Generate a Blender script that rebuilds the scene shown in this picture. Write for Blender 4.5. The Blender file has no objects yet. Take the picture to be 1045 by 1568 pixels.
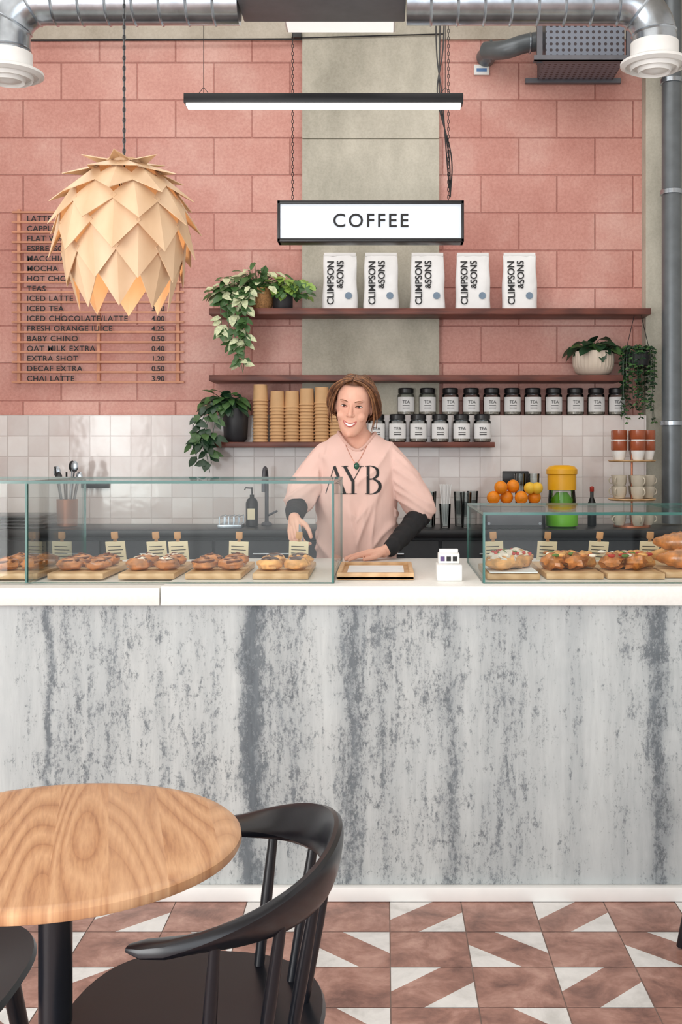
import bpy, bmesh, math, random
from mathutils import Vector, Matrix, noise, Euler
from mathutils.bvhtree import BVHTree
random.seed(7)
F=1700.0; CX=590.0; CY=695.0; H=1.37
def W(px,py,Y):
    """surveyed point: direction measured in the photo, at real depth Y (metres)"""
    return Vector(((px-CX)*Y/F, Y, H+(CY-py)*Y/F))
def X(px,Y): return (px-CX)*Y/F
def Z(py,Y): return H+(CY-py)*Y/F
scene=bpy.context.scene
scene.view_settings.view_transform='Standard'
# ------------------------------------------------------------ materials
def lin(c):
    return tuple(((v/255)/12.92 if v/255<=0.04045 else (((v/255)+0.055)/1.055)**2.4) for v in c)+(1,)
class NT:
    def __init__(s,name):
        s.m=bpy.data.materials.new(name); s.m.use_nodes=True; s.t=s.m.node_tree
        s.b=s.t.nodes['Principled BSDF']; s.out=s.t.nodes['Material Output']
    def n(s,typ,**kw):
        nd=s.t.nodes.new(typ)
        for k,v in kw.items(): setattr(nd,k,v)
        return nd
    def l(s,a,b): s.t.links.new(a,b)
    def pos(s,scale=(1,1,1),loc=(0,0,0),rot=(0,0,0)):
        g=s.n('ShaderNodeNewGeometry'); mp=s.n('ShaderNodeMapping')
        mp.inputs['Scale'].default_value=scale; mp.inputs['Location'].default_value=loc; mp.inputs['Rotation'].default_value=rot
        s.l(g.outputs['Position'],mp.inputs['Vector']); return mp.outputs[0]
    def noise(s,vec,scale,detail=4,rough=.55,dist=0):
        n=s.n('ShaderNodeTexNoise'); n.inputs['Scale'].default_value=scale; n.inputs['Detail'].default_value=detail
        n.inputs['Roughness'].default_value=rough; n.inputs['Distortion'].default_value=dist
        s.l(vec,n.inputs['Vector']); return n.outputs['Fac']
    def ramp(s,fac,stops):
        r=s.n('ShaderNodeValToRGB'); e=r.color_ramp.elements
        while len(e)<len(stops): e.new(0.5)
        for el,(p,c) in zip(e,stops): el.position=p; el.color=c
        s.l(fac,r.inputs['Fac']); return r.outputs['Color']
    def mix(s,f,a,b,mode='MIX'):
        m=s.n('ShaderNodeMix',data_type='RGBA',blend_type=mode)
        for sock,v in ((m.inputs[0],f),(m.inputs[6],a),(m.inputs[7],b)):
            if isinstance(v,(int,float,tuple)): sock.default_value=v
            else: s.l(v,sock)
        return m.outputs[2]
    def math(s,op,a,b=0.0,c=0.0):
        m=s.n('ShaderNodeMath',operation=op)
        for sock,v in zip(m.inputs,(a,b,c)):
            if isinstance(v,(int,float)): sock.default_value=v
            else: s.l(v,sock)
        return m.outputs[0]
    def rng(s,v,a,b):
        mr=s.n('ShaderNodeMapRange'); s.l(v,mr.inputs[0]); mr.inputs[1].default_value=a; mr.inputs[2].default_value=b; return mr.outputs[0]
    def bump(s,h,strength=.3,dist=.01):
        b=s.n('ShaderNodeBump'); b.inputs['Strength'].default_value=strength; b.inputs['Distance'].default_value=dist
        s.l(h,b.inputs['Height']); s.l(b.outputs[0],s.b.inputs['Normal'])
    def col(s,c):
        if isinstance(c,tuple): s.b.inputs['Base Color'].default_value=c
        else: s.l(c,s.b.inputs['Base Color'])
    def set(s,**kw):
        for k,v in kw.items(): s.b.inputs[k.replace('_',' ')].default_value=v
        return s
BW=lambda v:(v,v,v,1)
def pm(name,rgb,rough=.5,metal=0,var=.12,scale=12,bump=0,emit=None,estr=0,spec=.5,coat=0,stretch=(1,1,1)):
    t=NT(name); c=lin(rgb)
    v=t.pos(stretch); nf=t.noise(v,scale,3)
    a=tuple(min(1,x*(1-var)) for x in c[:3])+(1,); b=tuple(min(1,x*(1+var)) for x in c[:3])+(1,)
    t.col(t.ramp(nf,[(.3,a),(.7,b)]))
    t.set(Roughness=rough,Metallic=metal); t.b.inputs['Specular IOR Level'].default_value=spec
    t.b.inputs['Coat Weight'].default_value=coat
    if bump: t.bump(nf,bump,.005)
    if emit: t.b.inputs['Emission Color'].default_value=lin(emit); t.b.inputs['Emission Strength'].default_value=estr
    return t.m
def m_pink():
    t=NT('pink_blockwork')
    g=t.n('ShaderNodeNewGeometry'); sp=t.n('ShaderNodeSeparateXYZ'); t.l(g.outputs['Position'],sp.inputs[0])
    cb=t.n('ShaderNodeCombineXYZ'); t.l(t.math('ADD',sp.outputs[0],.3335+4.47),cb.inputs[0]); t.l(t.math('ADD',sp.outputs[2],.08),cb.inputs[1])
    br=t.n('ShaderNodeTexBrick'); t.l(cb.outputs[0],br.inputs['Vector'])
    for k,v in (('Scale',1),('Mortar Size',.005),('Mortar Smooth',.5),('Brick Width',.447),('Row Height',.22),('Bias',0)): br.inputs[k].default_value=v
    br.inputs['Color1'].default_value=lin((178,124,114)); br.inputs['Color2'].default_value=lin((220,174,163)); br.inputs['Mortar'].default_value=lin((172,112,103))
    n1=t.noise(t.pos((1,1,1)),1.4,6,.68); c=t.mix(.6,br.outputs['Color'],t.ramp(n1,[(.3,lin((180,118,107))),(.48,lin((202,148,137))),(.68,lin((226,188,178)))]),'MIX')
    c=t.mix(t.math('MULTIPLY',br.outputs['Fac'],.5),c,lin((168,110,100)))
    n2=t.noise(t.pos((1,1,1)),60,4,.7); c=t.mix(.35,c,t.ramp(n2,[(.35,lin((146,108,100))),(.6,lin((230,204,196)))]),'SOFT_LIGHT')
    t.col(c); t.set(Roughness=.5)
    h=t.math('SUBTRACT',t.math('MULTIPLY',n2,.25),br.outputs['Fac']); t.bump(h,.8,.006); return t.m
def m_tiles():
    t=NT('glazed_wall_tiles')
    g=t.n('ShaderNodeNewGeometry'); sp=t.n('ShaderNodeSeparateXYZ'); t.l(g.outputs['Position'],sp.inputs[0])
    cb=t.n('ShaderNodeCombineXYZ'); t.l(t.math('ADD',sp.outputs[0],5.0),cb.inputs[0]); t.l(t.math('ADD',sp.outputs[2],.126*2-.078+.006),cb.inputs[1])
    br=t.n('ShaderNodeTexBrick',offset=0.0); t.l(cb.outputs[0],br.inputs['Vector'])
    for k,v in (('Scale',1),('Mortar Size',.003),('Mortar Smooth',.3),('Brick Width',.118),('Row Height',.118),('Bias',0)): br.inputs[k].default_value=v
    br.inputs['Color1'].default_value=lin((210,198,194)); br.inputs['Color2'].default_value=lin((242,237,234)); br.inputs['Mortar'].default_value=lin((190,178,174))
    n=t.noise(t.pos(),5,4,.6); c=t.mix(.35,br.outputs['Color'],t.ramp(n,[(.3,lin((222,200,195))),(.7,lin((248,244,242)))]))
    t.col(c); t.set(Roughness=.11)
    n3=t.noise(t.pos(),9,2)
    t.bump(t.math('SUBTRACT',t.math('MULTIPLY',n3,.9),br.outputs['Fac']),.45,.004); return t.m
def m_concrete(name,a,b,rough=.8,stretch=(1,1,.5)):
    t=NT(name); n=t.noise(t.pos(stretch),3,7,.62); n2=t.noise(t.pos(),70,3,.7)
    c=t.ramp(n,[(.3,lin(a)),(.7,lin(b))]); c=t.mix(.2,c,t.ramp(n2,[(.35,BW(.15)),(.6,BW(.7))]),'SOFT_LIGHT')
    t.col(c); t.set(Roughness=rough); t.bump(n2,.2,.004); return t.m
def m_front():
    t=NT('weathered_counter_panel')
    v=t.noise(t.pos((3.2,1,.16)),1.6,4,.6,.3)
    sv=t.noise(t.pos((28,8,3.6)),1.6,5,.7,.4)
    sp=t.noise(t.pos((1,1,.65)),120,4,.8)
    sp2=t.noise(t.pos((1,1,.42)),36,5,.75,.4)
    big=t.noise(t.pos((1,1,.6)),1.9,6,.66,.4)
    geo=t.n('ShaderNodeNewGeometry'); s3=t.n('ShaderNodeSeparateXYZ'); t.l(geo.outputs['Position'],s3.inputs[0])
    x=s3.outputs[0]
    wob=t.math('MULTIPLY',t.math('SUBTRACT',t.noise(t.pos((2,1,3)),2,4,.65),.5),.10)
    xs=t.math('ADD',x,wob)
    tot=None
    for px,w,s in ((40,.07,.08),(75,.014,.22),(110,.06,.13),(165,.05,.12),(235,.06,.08),(310,.05,.05),(384,.036,.34),(430,.07,.13),(540,.045,.17),(590,.07,.13),(690,.035,.16),(740,.05,.07),(790,.08,.07),(880,.04,.12),(950,.06,.06),(1012,.035,.28)):
        d=t.math('DIVIDE',t.math('SUBTRACT',xs,X(px,3.42)),w)
        gs=t.math('MULTIPLY',t.math('EXPONENT',t.math('MULTIPLY',t.math('MULTIPLY',d,d),-1.0)),s)
        tot=gs if tot is None else t.math('ADD',tot,gs)
    k=t.math('ADD',t.math('MULTIPLY',sv,.5),t.math('MULTIPLY',sp,.8)); k=t.math('ADD',k,t.math('MULTIPLY',sp2,.85))
    k=t.math('ADD',k,t.math('MULTIPLY',v,.40)); k=t.math('ADD',k,t.math('MULTIPLY',big,.5)); k=t.math('ADD',k,t.math('MULTIPLY',tot,.75))
    mask=t.rng(k,1.61,1.79)
    soft=t.rng(t.math('ADD',t.math('ADD',t.math('MULTIPLY',v,.6),t.math('MULTIPLY',sv,.5)),t.math('ADD',t.math('MULTIPLY',big,.7),t.math('MULTIPLY',tot,1.7))),.80,1.50)
    base=t.ramp(big,[(.3,lin((176,182,184))),(.5,lin((194,199,199))),(.7,lin((206,209,207)))])
    base=t.mix(soft,base,lin((120,128,133)))
    dk=t.ramp(sv,[(.3,lin((62,69,76))),(.7,lin((106,114,120)))])
    c=t.mix(t.math('MULTIPLY',mask,.85),base,dk)
    t.col(c); t.set(Roughness=.5); t.bump(sp,.1,.003); return t.m
def m_wood(name,a,b,scale=1,axis=(1,1,1),rough=.45,dist=5,bands='X',bs=6,coat=0):
    t=NT(name); v=t.pos(axis)
    wv=t.n('ShaderNodeTexWave',bands_direction=bands); t.l(v,wv.inputs['Vector'])
    for k,x in (('Scale',bs),('Distortion',dist),('Detail',3),('Detail Scale',1.2)): wv.inputs[k].default_value=x
    n=t.noise(v,30*scale,4)
    c=t.mix(.35,t.ramp(wv.outputs['Fac'],[(.1,lin(a)),(.9,lin(b))]),t.ramp(n,[(.3,lin(a)),(.7,lin(b))]))
    t.col(c); t.set(Roughness=rough); t.b.inputs['Coat Weight'].default_value=coat; t.bump(n,.08,.003); return t.m
def m_table():
    t=NT('elm_table_wood')
    g=t.n('ShaderNodeNewGeometry'); mp=t.n('ShaderNodeMapping'); mp.inputs['Rotation'].default_value=(0,0,math.radians(-14)); t.l(g.outputs['Position'],mp.inputs[0])
    s=t.n('ShaderNodeSeparateXYZ'); t.l(mp.outputs[0],s.inputs[0])
    st=t.math('FLOOR',t.math('DIVIDE',s.outputs[0],.085))
    cb=t.n('ShaderNodeCombineXYZ')
    t.l(t.math('MULTIPLY',s.outputs[0],1.15),cb.inputs[0])
    t.l(t.math('ADD',t.math('MULTIPLY',s.outputs[1],.20),t.math('MULTIPLY',st,3.7)),cb.inputs[1]); t.l(t.math('MULTIPLY',st,1.3),cb.inputs[2])
    n0=t.noise(cb.outputs[0],5.0,1.0,.3)
    rings=t.math('FRACT',t.math('MULTIPLY',n0,19))
    c=t.ramp(rings,[(0,lin((164,122,90))),(.12,lin((186,146,112))),(.55,lin((208,170,136))),(1,lin((178,136,102)))])
    cb2=t.n('ShaderNodeCombineXYZ'); t.l(t.math('MULTIPLY',s.outputs[0],60.),cb2.inputs[0]); t.l(t.math('MULTIPLY',s.outputs[1],5.),cb2.inputs[1])
    fn=t.noise(cb2.outputs[0],3,3,.6); c=t.mix(.5,c,t.ramp(fn,[(.35,lin((140,108,82))),(.6,lin((222,194,166)))]),'SOFT_LIGHT')
    w=t.n('ShaderNodeTexWhiteNoise',noise_dimensions='1D'); t.l(st,w.inputs['W']); c=t.mix(t.math('MULTIPLY',w.outputs['Value'],.45),c,lin((206,168,134)))
    t.col(c); t.set(Roughness=.36); return t.m
def m_floor(name,a,b,c3):
    t=NT(name); n=t.noise(t.pos(),7,8,.68,.4); n2=t.noise(t.pos(),24,4,.6)
    c=t.ramp(n,[(.34,lin(a)),(.5,lin(b)),(.68,lin(c3))]); c=t.mix(.25,c,t.ramp(n2,[(.3,BW(.2)),(.7,BW(.75))]),'SOFT_LIGHT')
    t.col(c); t.set(Roughness=.35); return t.m
def m_glass(name,tint=(.97,.99,.985,1),refl=.45):
    t=NT(name); tr=t.n('ShaderNodeBsdfTransparent'); tr.inputs[0].default_value=tint
    gl=t.n('ShaderNodeBsdfGlossy'); gl.inputs['Roughness'].default_value=.02
    fr=t.n('ShaderNodeFresnel'); fr.inputs[0].default_value=1.45
    mx=t.n('ShaderNodeMixShader'); f=t.math('MULTIPLY',fr.outputs[0],refl)
    t.l(f,mx.inputs[0]); t.l(tr.outputs[0],mx.inputs[1]); t.l(gl.outputs[0],mx.inputs[2]); t.l(mx.outputs[0],t.out.inputs[0]); return t.m
def m_perf():
    t=NT('perforated_steel'); s=t.n('ShaderNodeSeparateXYZ'); g=t.n('ShaderNodeNewGeometry'); t.l(g.outputs['Position'],s.inputs[0])
    a=t.math('SUBTRACT',t.math('FRACT',t.math('MULTIPLY',s.outputs[0],30)),.5)
    yz=t.math('ADD',s.outputs[1],s.outputs[2]); b=t.math('SUBTRACT',t.math('FRACT',t.math('MULTIPLY',yz,30)),.5)
    d=t.math('ADD',t.math('MULTIPLY',a,a),t.math('MULTIPLY',b,b)); h=t.math('LESS_THAN',d,.07)
    t.col(t.mix(h,lin((112,118,130)),lin((52,44,48)))); t.set(Roughness=.4,Metallic=.3); return t.m
PINK=m_pink(); TILE=m_tiles(); CONC=m_concrete('concrete_column',(160,156,142),(208,203,188)); CONC2=m_concrete('concrete_beam',(176,166,150),(208,200,186))
FRONT=m_front(); TOP=pm('white_terrazzo',(234,233,228),.3,var=.04,scale=90)
WALNUT=m_wood('walnut_shelf',(82,40,32),(118,62,48),axis=(.4,3,6),bs=3)
OAK=m_wood('oak_board',(196,154,108),(222,184,140),axis=(1,6,6),bs=5,dist=3); TABLE=m_table()
LAMPW=m_wood('birch_veneer',(206,172,136),(224,194,160),axis=(1,1,.4),bs=4,dist=2,rough=.5)
FP=m_floor('terracotta_marble_tile',(116,80,70),(162,118,104),(198,156,142)); FW=m_floor('white_marble_tile',(205,203,200),(228,226,224),(240,238,236)); GROUT=pm('grout',(150,128,120),.9)
WHITE=pm('white_paint',(236,236,234),.45,var=.03); BLACK=pm('black_satin',(24,24,27),.35,var=.1); CHAIRM=pm('black_lacquer',(16,18,25),.28,var=.08,spec=.45)
NAVY=pm('dark_blue_cabinet',(38,42,48),.5); STEEL=pm('galvanised_steel',(170,178,186),.25,.9,var=.2,scale=14); GREYP=pm('grey_pipe_paint',(104,110,114),.35,.3)
DKGREY=pm('grey_unit_metal',(96,96,102),.5,.2); GLASS=m_glass('clear_glass'); GEDGE=pm('green_glass_edge',(34,100,92),.15,spec=.8)
TUMBL=m_glass('tumbler_glass',(.88,.91,.91,1),1.2)
KRAFT=pm('kraft_paper',(212,170,124),.7,var=.06); PAPER=pm('white_paper',(238,238,238),.55,var=.04); CREAM=pm('cream_card',(234,222,190),.6,var=.04)
PINE=pm('pine_stick',(200,150,102),.5); MENUW=pm('menu_rail_wood',(206,146,116),.5)
BUN=pm('baked_bun',(188,118,60),.3,var=.45,scale=40,bump=.4,coat=.4); BUND=pm('cinnamon_swirl',(104,52,24),.3,var=.3,scale=50); PASTRY=pm('golden_pastry',(222,162,94),.45,var=.35,scale=35,bump=.5,coat=.2); FILL=pm('salad_green',(96,124,52),.5,var=.4,scale=60); REDV=pm('tomato_red',(180,52,36),.35,var=.2)
ICING=pm('sugar_icing',(244,232,214),.3,var=.05); CHOC=pm('chocolate_glaze',(64,34,22),.2,var=.2,coat=.5)
GRN=pm('leaf_green',(66,100,54),.4,var=.35,scale=30); GRN2=pm('leaf_dark_green',(36,64,42),.35,var=.3,scale=30); GRN3=pm('leaf_variegated',(200,208,168),.45,var=.3,scale=60); GRN4=pm('leaf_lime',(132,164,74),.4,var=.25,scale=30)
BASK=pm('wicker',(160,118,74),.8,var=.4,scale=90,bump=.8); POTB=pm('black_pot',(40,40,44),.5); POTW=pm('beige_ribbed_pot',(214,200,184),.7,var=.06)
COPPER=pm('copper',(190,120,90),.3,.7); ORANGE=pm('orange_peel',(240,142,20),.45,var=.12,scale=60); YEL=pm('yellow_plastic',(242,178,26),.35,var=.04); GREEN=pm('green_plastic',(112,196,32),.35,var=.1)
BROWN=pm('brown_glaze',(160,84,54),.25); STONE=pm('stoneware',(206,196,178),.4); TXT=pm('ink_black',(26,26,28),.6); JARC=pm('jar_contents',(176,166,154),.6,var=.5,scale=90)
SEAL=pm('blue_seal',(120,140,160),.6); VIO=pm('card_violet',(92,70,120),.4); LEMON=pm('lemon_peel',(244,196,60),.45); LBLUE=pm('label_blue',(90,130,180),.5)
SIGN=pm('lightbox_acrylic',(222,230,240),.3,var=.01,emit=(222,236,250),estr=.22); LED=pm('led_diffuser',(255,255,255),.3,emit=(255,250,244),estr=6)
BULB=pm('warm_bulb',(255,220,160),.3,emit=(255,200,130),estr=5); PGLOW=pm('panel_glow',(255,255,255),.4,emit=(255,252,248),estr=.7)
# ------------------------------------------------------------ mesh builder
def cat(pts,n=6):
    P=[Vector(p) for p in pts]; P=[2*P[0]-P[1]]+P+[2*P[-1]-P[-2]]; out=[]
    for i in range(1,len(P)-2):
        for k in range(n):
            t=k/n; a,b,c,d=P[i-1:i+3]
            out.append(.5*((2*b)+(c-a)*t+(2*a-5*b+4*c-d)*t*t+(3*b-a-3*c+d)*t**3))
    out.append(P[-2]); return out
def lerpl(r,n):
    out=[]
    for i in range(n):
        t=i/(n-1)*(len(r)-1); k=min(int(t),len(r)-2); out.append(r[k]+(r[k+1]-r[k])*(t-k))
    return out
class MB:
    def __init__(s): s.v=[];s.f=[];s.m=[];s.mats=[]
    def mi(s,mat):
        if mat not in s.mats: s.mats.append(mat)
        return s.mats.index(mat)
    def add(s,vs,fs,mat,M=None):
        o=len(s.v); s.v+=[(M@Vector(v)) if M else Vector(v) for v in vs]; k=s.mi(mat)
        for f in fs: s.f.append([i+o for i in f]); s.m.append(k)
        return s
    def box(s,x0,x1,y0,y1,z0,z1,mat,bev=0,M=None):
        if bev:
            bm=bmesh.new(); bmesh.ops.create_cube(bm,size=1)
            for v in bm.verts: v.co=Vector(((x0+x1)/2+v.co.x*(x1-x0),(y0+y1)/2+v.co.y*(y1-y0),(z0+z1)/2+v.co.z*(z1-z0)))
            bmesh.ops.bevel(bm,geom=bm.edges[:],offset=bev,segments=2,affect='EDGES',profile=.5)
            bm.verts.index_update(); s.add([v.co.copy() for v in bm.verts],[[v.index for v in f.verts] for f in bm.faces],mat,M); bm.free(); return s
        vs=[(x,y,z) for x in (x0,x1) for y in (y0,y1) for z in (z0,z1)]
        return s.add(vs,[(0,1,3,2),(4,6,7,5),(0,4,5,1),(2,3,7,6),(0,2,6,4),(1,5,7,3)],mat,M)
    def pane(s,x0,x1,y0,y1,z0,z1,mat,edge):
        vs=[(x,y,z) for x in (x0,x1) for y in (y0,y1) for z in (z0,z1)]
        fs=[(0,1,3,2),(4,6,7,5),(0,4,5,1),(2,3,7,6),(0,2,6,4),(1,5,7,3)]; d=[x1-x0,y1-y0,z1-z0]; ax=d.index(min(d))
        s.add(vs,fs[2*ax:2*ax+2],mat); s.add(vs,[f for i,f in enumerate(fs) if i//2!=ax],edge)
    def rings(s,R,mat,caps=True,closed=False,M=None):
        n=len(R[0]); vs=[p for r in R for p in r]; fs=[]
        m=len(R)
        for i in range(m if closed else m-1):
            for j in range(n):
                a=i*n+j; b=i*n+(j+1)%n; c=((i+1)%m)*n+(j+1)%n; d=((i+1)%m)*n+j; fs.append((a,b,c,d))
        if caps and not closed: fs.append(tuple(range(n-1,-1,-1))); fs.append(tuple((m-1)*n+j for j in range(n)))
        return s.add(vs,fs,mat,M)
    def tube(s,pts,rad,mat,seg=10,caps=True,closed=False,M=None,flat=None):
        P=[Vector(p) for p in pts]; n=len(P)
        if isinstance(rad,(int,float)): rad=[rad]*n
        elif len(rad)!=n: rad=lerpl(rad,n)
        R=[]; up=None
        for i in range(n):
            if closed: T=P[(i+1)%n]-P[i-1]
            else: T=P[min(i+1,n-1)]-P[max(i-1,0)]
            T.normalize()
            if up is None:
                up=Vector((0,0,1)) if abs(T.z)<.9 else Vector((0,1,0))
            A=T.cross(up)
            if A.length<1e-6: A=T.orthogonal()
            A.normalize(); B=A.cross(T).normalized(); up=B
            R.append([P[i]+A*math.cos(2*math.pi*j/seg)*rad[i]+B*math.sin(2*math.pi*j/seg)*rad[i]*(flat or 1) for j in range(seg)])
        return s.rings(R,mat,caps,closed,M)
    def cyl(s,p0,p1,r0,r1,mat,seg=24,M=None): return s.tube([p0,p1],[r0,r1],mat,seg,M=M)
    def lathe(s,prof,c,mat,seg=32,M=None,rib=0,nr=0):
        R=[]
        for r,z in prof:
            R.append([(c[0]+(r+(rib*math.cos(nr*2*math.pi*j/seg) if rib else 0))*math.cos(2*math.pi*j/seg),c[1]+(r+(rib*math.cos(nr*2*math.pi*j/seg) if rib else 0))*math.sin(2*math.pi*j/seg),c[2]+z) for j in range(seg)])
        return s.rings(R,mat,True,False,M)
    def ell(s,c,r,mat,seg=16,M=None,jit=0,seed=0):
        if isinstance(r,(int,float)): r=(r,r,r)
        R=[]; n=max(6,seg//2)
        for i in range(n+1):
            a=math.pi*max(.02,min(.98,i/n)) if i in(0,n) else math.pi*i/n
            ring=[]
            for j in range(seg):
                b=2*math.pi*j/seg; d=Vector((math.sin(a)*math.cos(b),math.sin(a)*math.sin(b),-math.cos(a)))
                k=1+(jit*noise.noise(d*2.2+Vector((seed*3.1,seed,0))) if jit else 0)
                ring.append((c[0]+d.x*r[0]*k,c[1]+d.y*r[1]*k,c[2]+d.z*r[2]*k))
            R.append(ring)
        return s.rings(R,mat,True,False,M)
    def torus(s,c,R,r,mat,M=None,seg=24,s2=8,axis='Z',sx=1):
        pts=[]
        for i in range(seg):
            a=2*math.pi*i/seg; x=R*math.cos(a)*sx; y=R*math.sin(a)
            pts.append({'Z':(c[0]+x,c[1]+y,c[2]),'Y':(c[0]+x,c[1],c[2]+y),'X':(c[0],c[1]+x,c[2]+y)}[axis])
        return s.tube(pts,r,mat,s2,closed=True,M=M)
    def text(s,body,size,M,mat,ext=.001,ax='CENTER',ay='CENTER',space=1.0,offset=0,fn=None):
        cu=bpy.data.curves.new('t','FONT'); cu.body=body; cu.size=size; cu.extrude=ext; cu.align_x=ax; cu.align_y=ay; cu.space_character=space; cu.offset=offset; cu.resolution_u=4
        o=bpy.data.objects.new('t',cu); scene.collection.objects.link(o); dg=bpy.context.evaluated_depsgraph_get(); me=bpy.data.meshes.new_from_object(o.evaluated_get(dg))
        vs=[M@v.co for v in me.vertices]
        if fn: vs=[fn(v) for v in vs]
        s.add(vs,[list(p.vertices) for p in me.polygons],mat)
        bpy.data.objects.remove(o); bpy.data.curves.remove(cu); bpy.data.meshes.remove(me); return s
    def leaf(s,b,d,up,L,w,mat,droop=.15,fold=.15):
        b=Vector(b); d=Vector(d).normalized(); sd=d.cross(Vector(up))
        if sd.length<.01: sd=d.orthogonal()
        sd.normalize(); n=sd.cross(d)
        def q(t,u,k=0): return b+d*L*t+sd*w*u+n*(-droop*L*t*t+fold*w*abs(u)+k)
        vs=[q(0,0),q(.3,.5),q(.7,.38),q(1,0),q(.7,-.38),q(.3,-.5),q(.32,0),q(.7,0)]
        return s.add(vs,[(0,1,6),(0,6,5),(1,2,7,6),(6,7,4,5),(2,3,7),(7,3,4)],mat)
    def obj(s,name,parent=None,sharp=38):
        c=Vector((0,0,0))
        if not parent:
            mn=Vector([min(v[i] for v in s.v) for i in range(3)]); mx=Vector([max(v[i] for v in s.v) for i in range(3)]); c=(mn+mx)/2; c.z=mn.z
        me=bpy.data.meshes.new(name); me.from_pydata([v-c for v in s.v],[],s.f)
        for m in s.mats: me.materials.append(m)
        me.polygons.foreach_set('material_index',s.m)
        bm=bmesh.new(); bm.from_mesh(me); bmesh.ops.recalc_face_normals(bm,faces=bm.faces[:]); bm.to_mesh(me); bm.free()
        me.polygons.foreach_set('use_smooth',[True]*len(me.polygons)); me.set_sharp_from_angle(angle=math.radians(sharp))
        o=bpy.data.objects.new(name,me); o.location=c; scene.collection.objects.link(o)
        if parent: o.parent=parent
        return o
def chain(mb,p0,p1,mat,L=.022,r=.0016,w=.006):
    p0=Vector(p0);p1=Vector(p1); d=p1-p0; n=max(1,int(d.length/(L*.8)))
    for i in range(n):
        c=p0+d*((i+.5)/n); pts=[]
        for k in range(8):
            a=2*math.pi*k/8; o=w*math.cos(a); pts.append(c+Vector((o if i%2 else 0,0 if i%2 else o,L*.5*math.sin(a))))
        mb.tube(pts,r,mat,4,closed=True)
# ------------------------------------------------------------ room shell
WX0,WX1=-3.4,2.6; WY0,WY1=-3.0,6.5; CEIL=4.3
m=MB(); m.box(WX0,WX1,WY0,WY1+.15,-.1,-.002,GROUT)
t=.218; ox=X(597,3.4); oy=3.4; g=.0016
i0=int((WX0-ox)/t)-1
for i in range(i0,int((WX1-ox)/t)+1):
    for j in range(0,-30,-1):
        x0=ox+i*t; y1=oy+j*t; x1=x0+t; y0=y1-t
        if x0<WX0 or x1>WX1 or y0<WY0: continue
        a,b,c,d=x0+g,x1-g,y0+g,y1-g; w=(b-a); k=.62*w
        if (i+j)%2: m.add([(a,c,0),(b,c,0),(b,d,0),(a,d,0)],[(0,1,2,3)],FP); continue
        if j%2==0: # white at far-left and near-right
            m.add([(a,d,0),(a,d-k,0),(a+k,d,0)],[(0,1,2)],FW); m.add([(b,c,0),(b,c+k,0),(b-k,c,0)],[(0,1,2)],FW)
            m.add([(a,c,0),(b-k,c,0),(b,c+k,0),(b,d,0),(a+k,d,0),(a,d-k,0)],[(0,1,2,3,4,5)],FP)
        else:
            m.add([(b,d,0),(b-k,d,0),(b,d-k,0)],[(0,1,2)],FW); m.add([(a,c,0),(a+k,c,0),(a,c+k,0)],[(0,1,2)],FW)
            m.add([(a+k,c,0),(b,c,0),(b,d-k,0),(b-k,d,0),(a,d,0),(a,c+k,0)],[(0,1,2,3,4,5)],FP)
m.add([(WX0,3.4,-.0005),(WX1,3.4,-.0005),(WX1,WY1,-.0005),(WX0,WY1,-.0005)],[(0,1,2,3)],GROUT)
m.obj('floor')
ZP=3.79
m=MB(); m.box(WX0,WX1,WY1,WY1+.15,0,ZP,PINK); m.box(WX0,WX1,WY1-.02,WY1+.15,ZP,CEIL,CONC2); m.obj('wall_back')
m=MB(); m.box(WX0,1.50,6.37,WY1-.002,.0,1.593,TILE); m.obj('wall_back_tiled_ledge')
m=MB()
m.box(X(463,6.46),X(673,6.46),6.455,WY1+.01,1.594,3.20,CONC); m.box(X(463,6.46),X(673,6.46),6.462,WY1+.01,3.206,CEIL-.001,CONC)
m.obj('wall_back_column')
m=MB(); m.box(1.505,WX1-.001,6.40,WY1-.001,0,ZP-.01,CONC); m.obj('wall_back_pier')
m=MB(); m.box(WX0,WX1,WY0,WY1+.15,CEIL,CEIL+.1,CONC2); m.obj('ceiling')
m=MB(); m.box(WX1,WX1+.15,WY0,WY1+.15,0,CEIL,WHITE); m.obj('wall_right')
m=MB(); m.box(WX0-.15,WX0,WY0,WY1+.15,0,.25,WHITE); m.box(WX0-.15,WX0,WY0,WY1+.15,2.9,CEIL,WHITE); m.box(WX0-.15,WX0,.6,WY1+.15,.25,2.9,WHITE); m.box(WX0-.15,WX0,WY0,WY0+.15,.25,2.9,WHITE); m.obj('wall_left')
m=MB()
for y in (WY0+.17,-1.8,-.6,.58): m.box(WX0-.1,WX0-.04,y-.03,y+.03,.25,2.9,BLACK)
m.box(WX0-.1,WX0-.04,WY0+.15,.6,2.2,2.25,BLACK); m.obj('window_1')
m=MB(); m.box(WX0,WX1,WY0-.15,WY0,0,.3,WHITE); m.box(WX0,WX1,WY0-.15,WY0,3.5,CEIL,WHITE); m.box(WX0,WX0+.3,WY0-.15,WY0,.3,3.5,WHITE); m.box(WX1-.3,WX1,WY0-.15,WY0,.3,3.5,WHITE); m.obj('wall_front')
m=MB()
for x in (-3.07,-1.7,-.4,.9,2.27): m.box(x-.03,x+.03,WY0-.1,WY0-.03,.3,3.5,BLACK)
m.box(-3.1,2.3,WY0-.1,WY0-.03,2.5,2.55,BLACK); m.obj('window_2')
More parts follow.
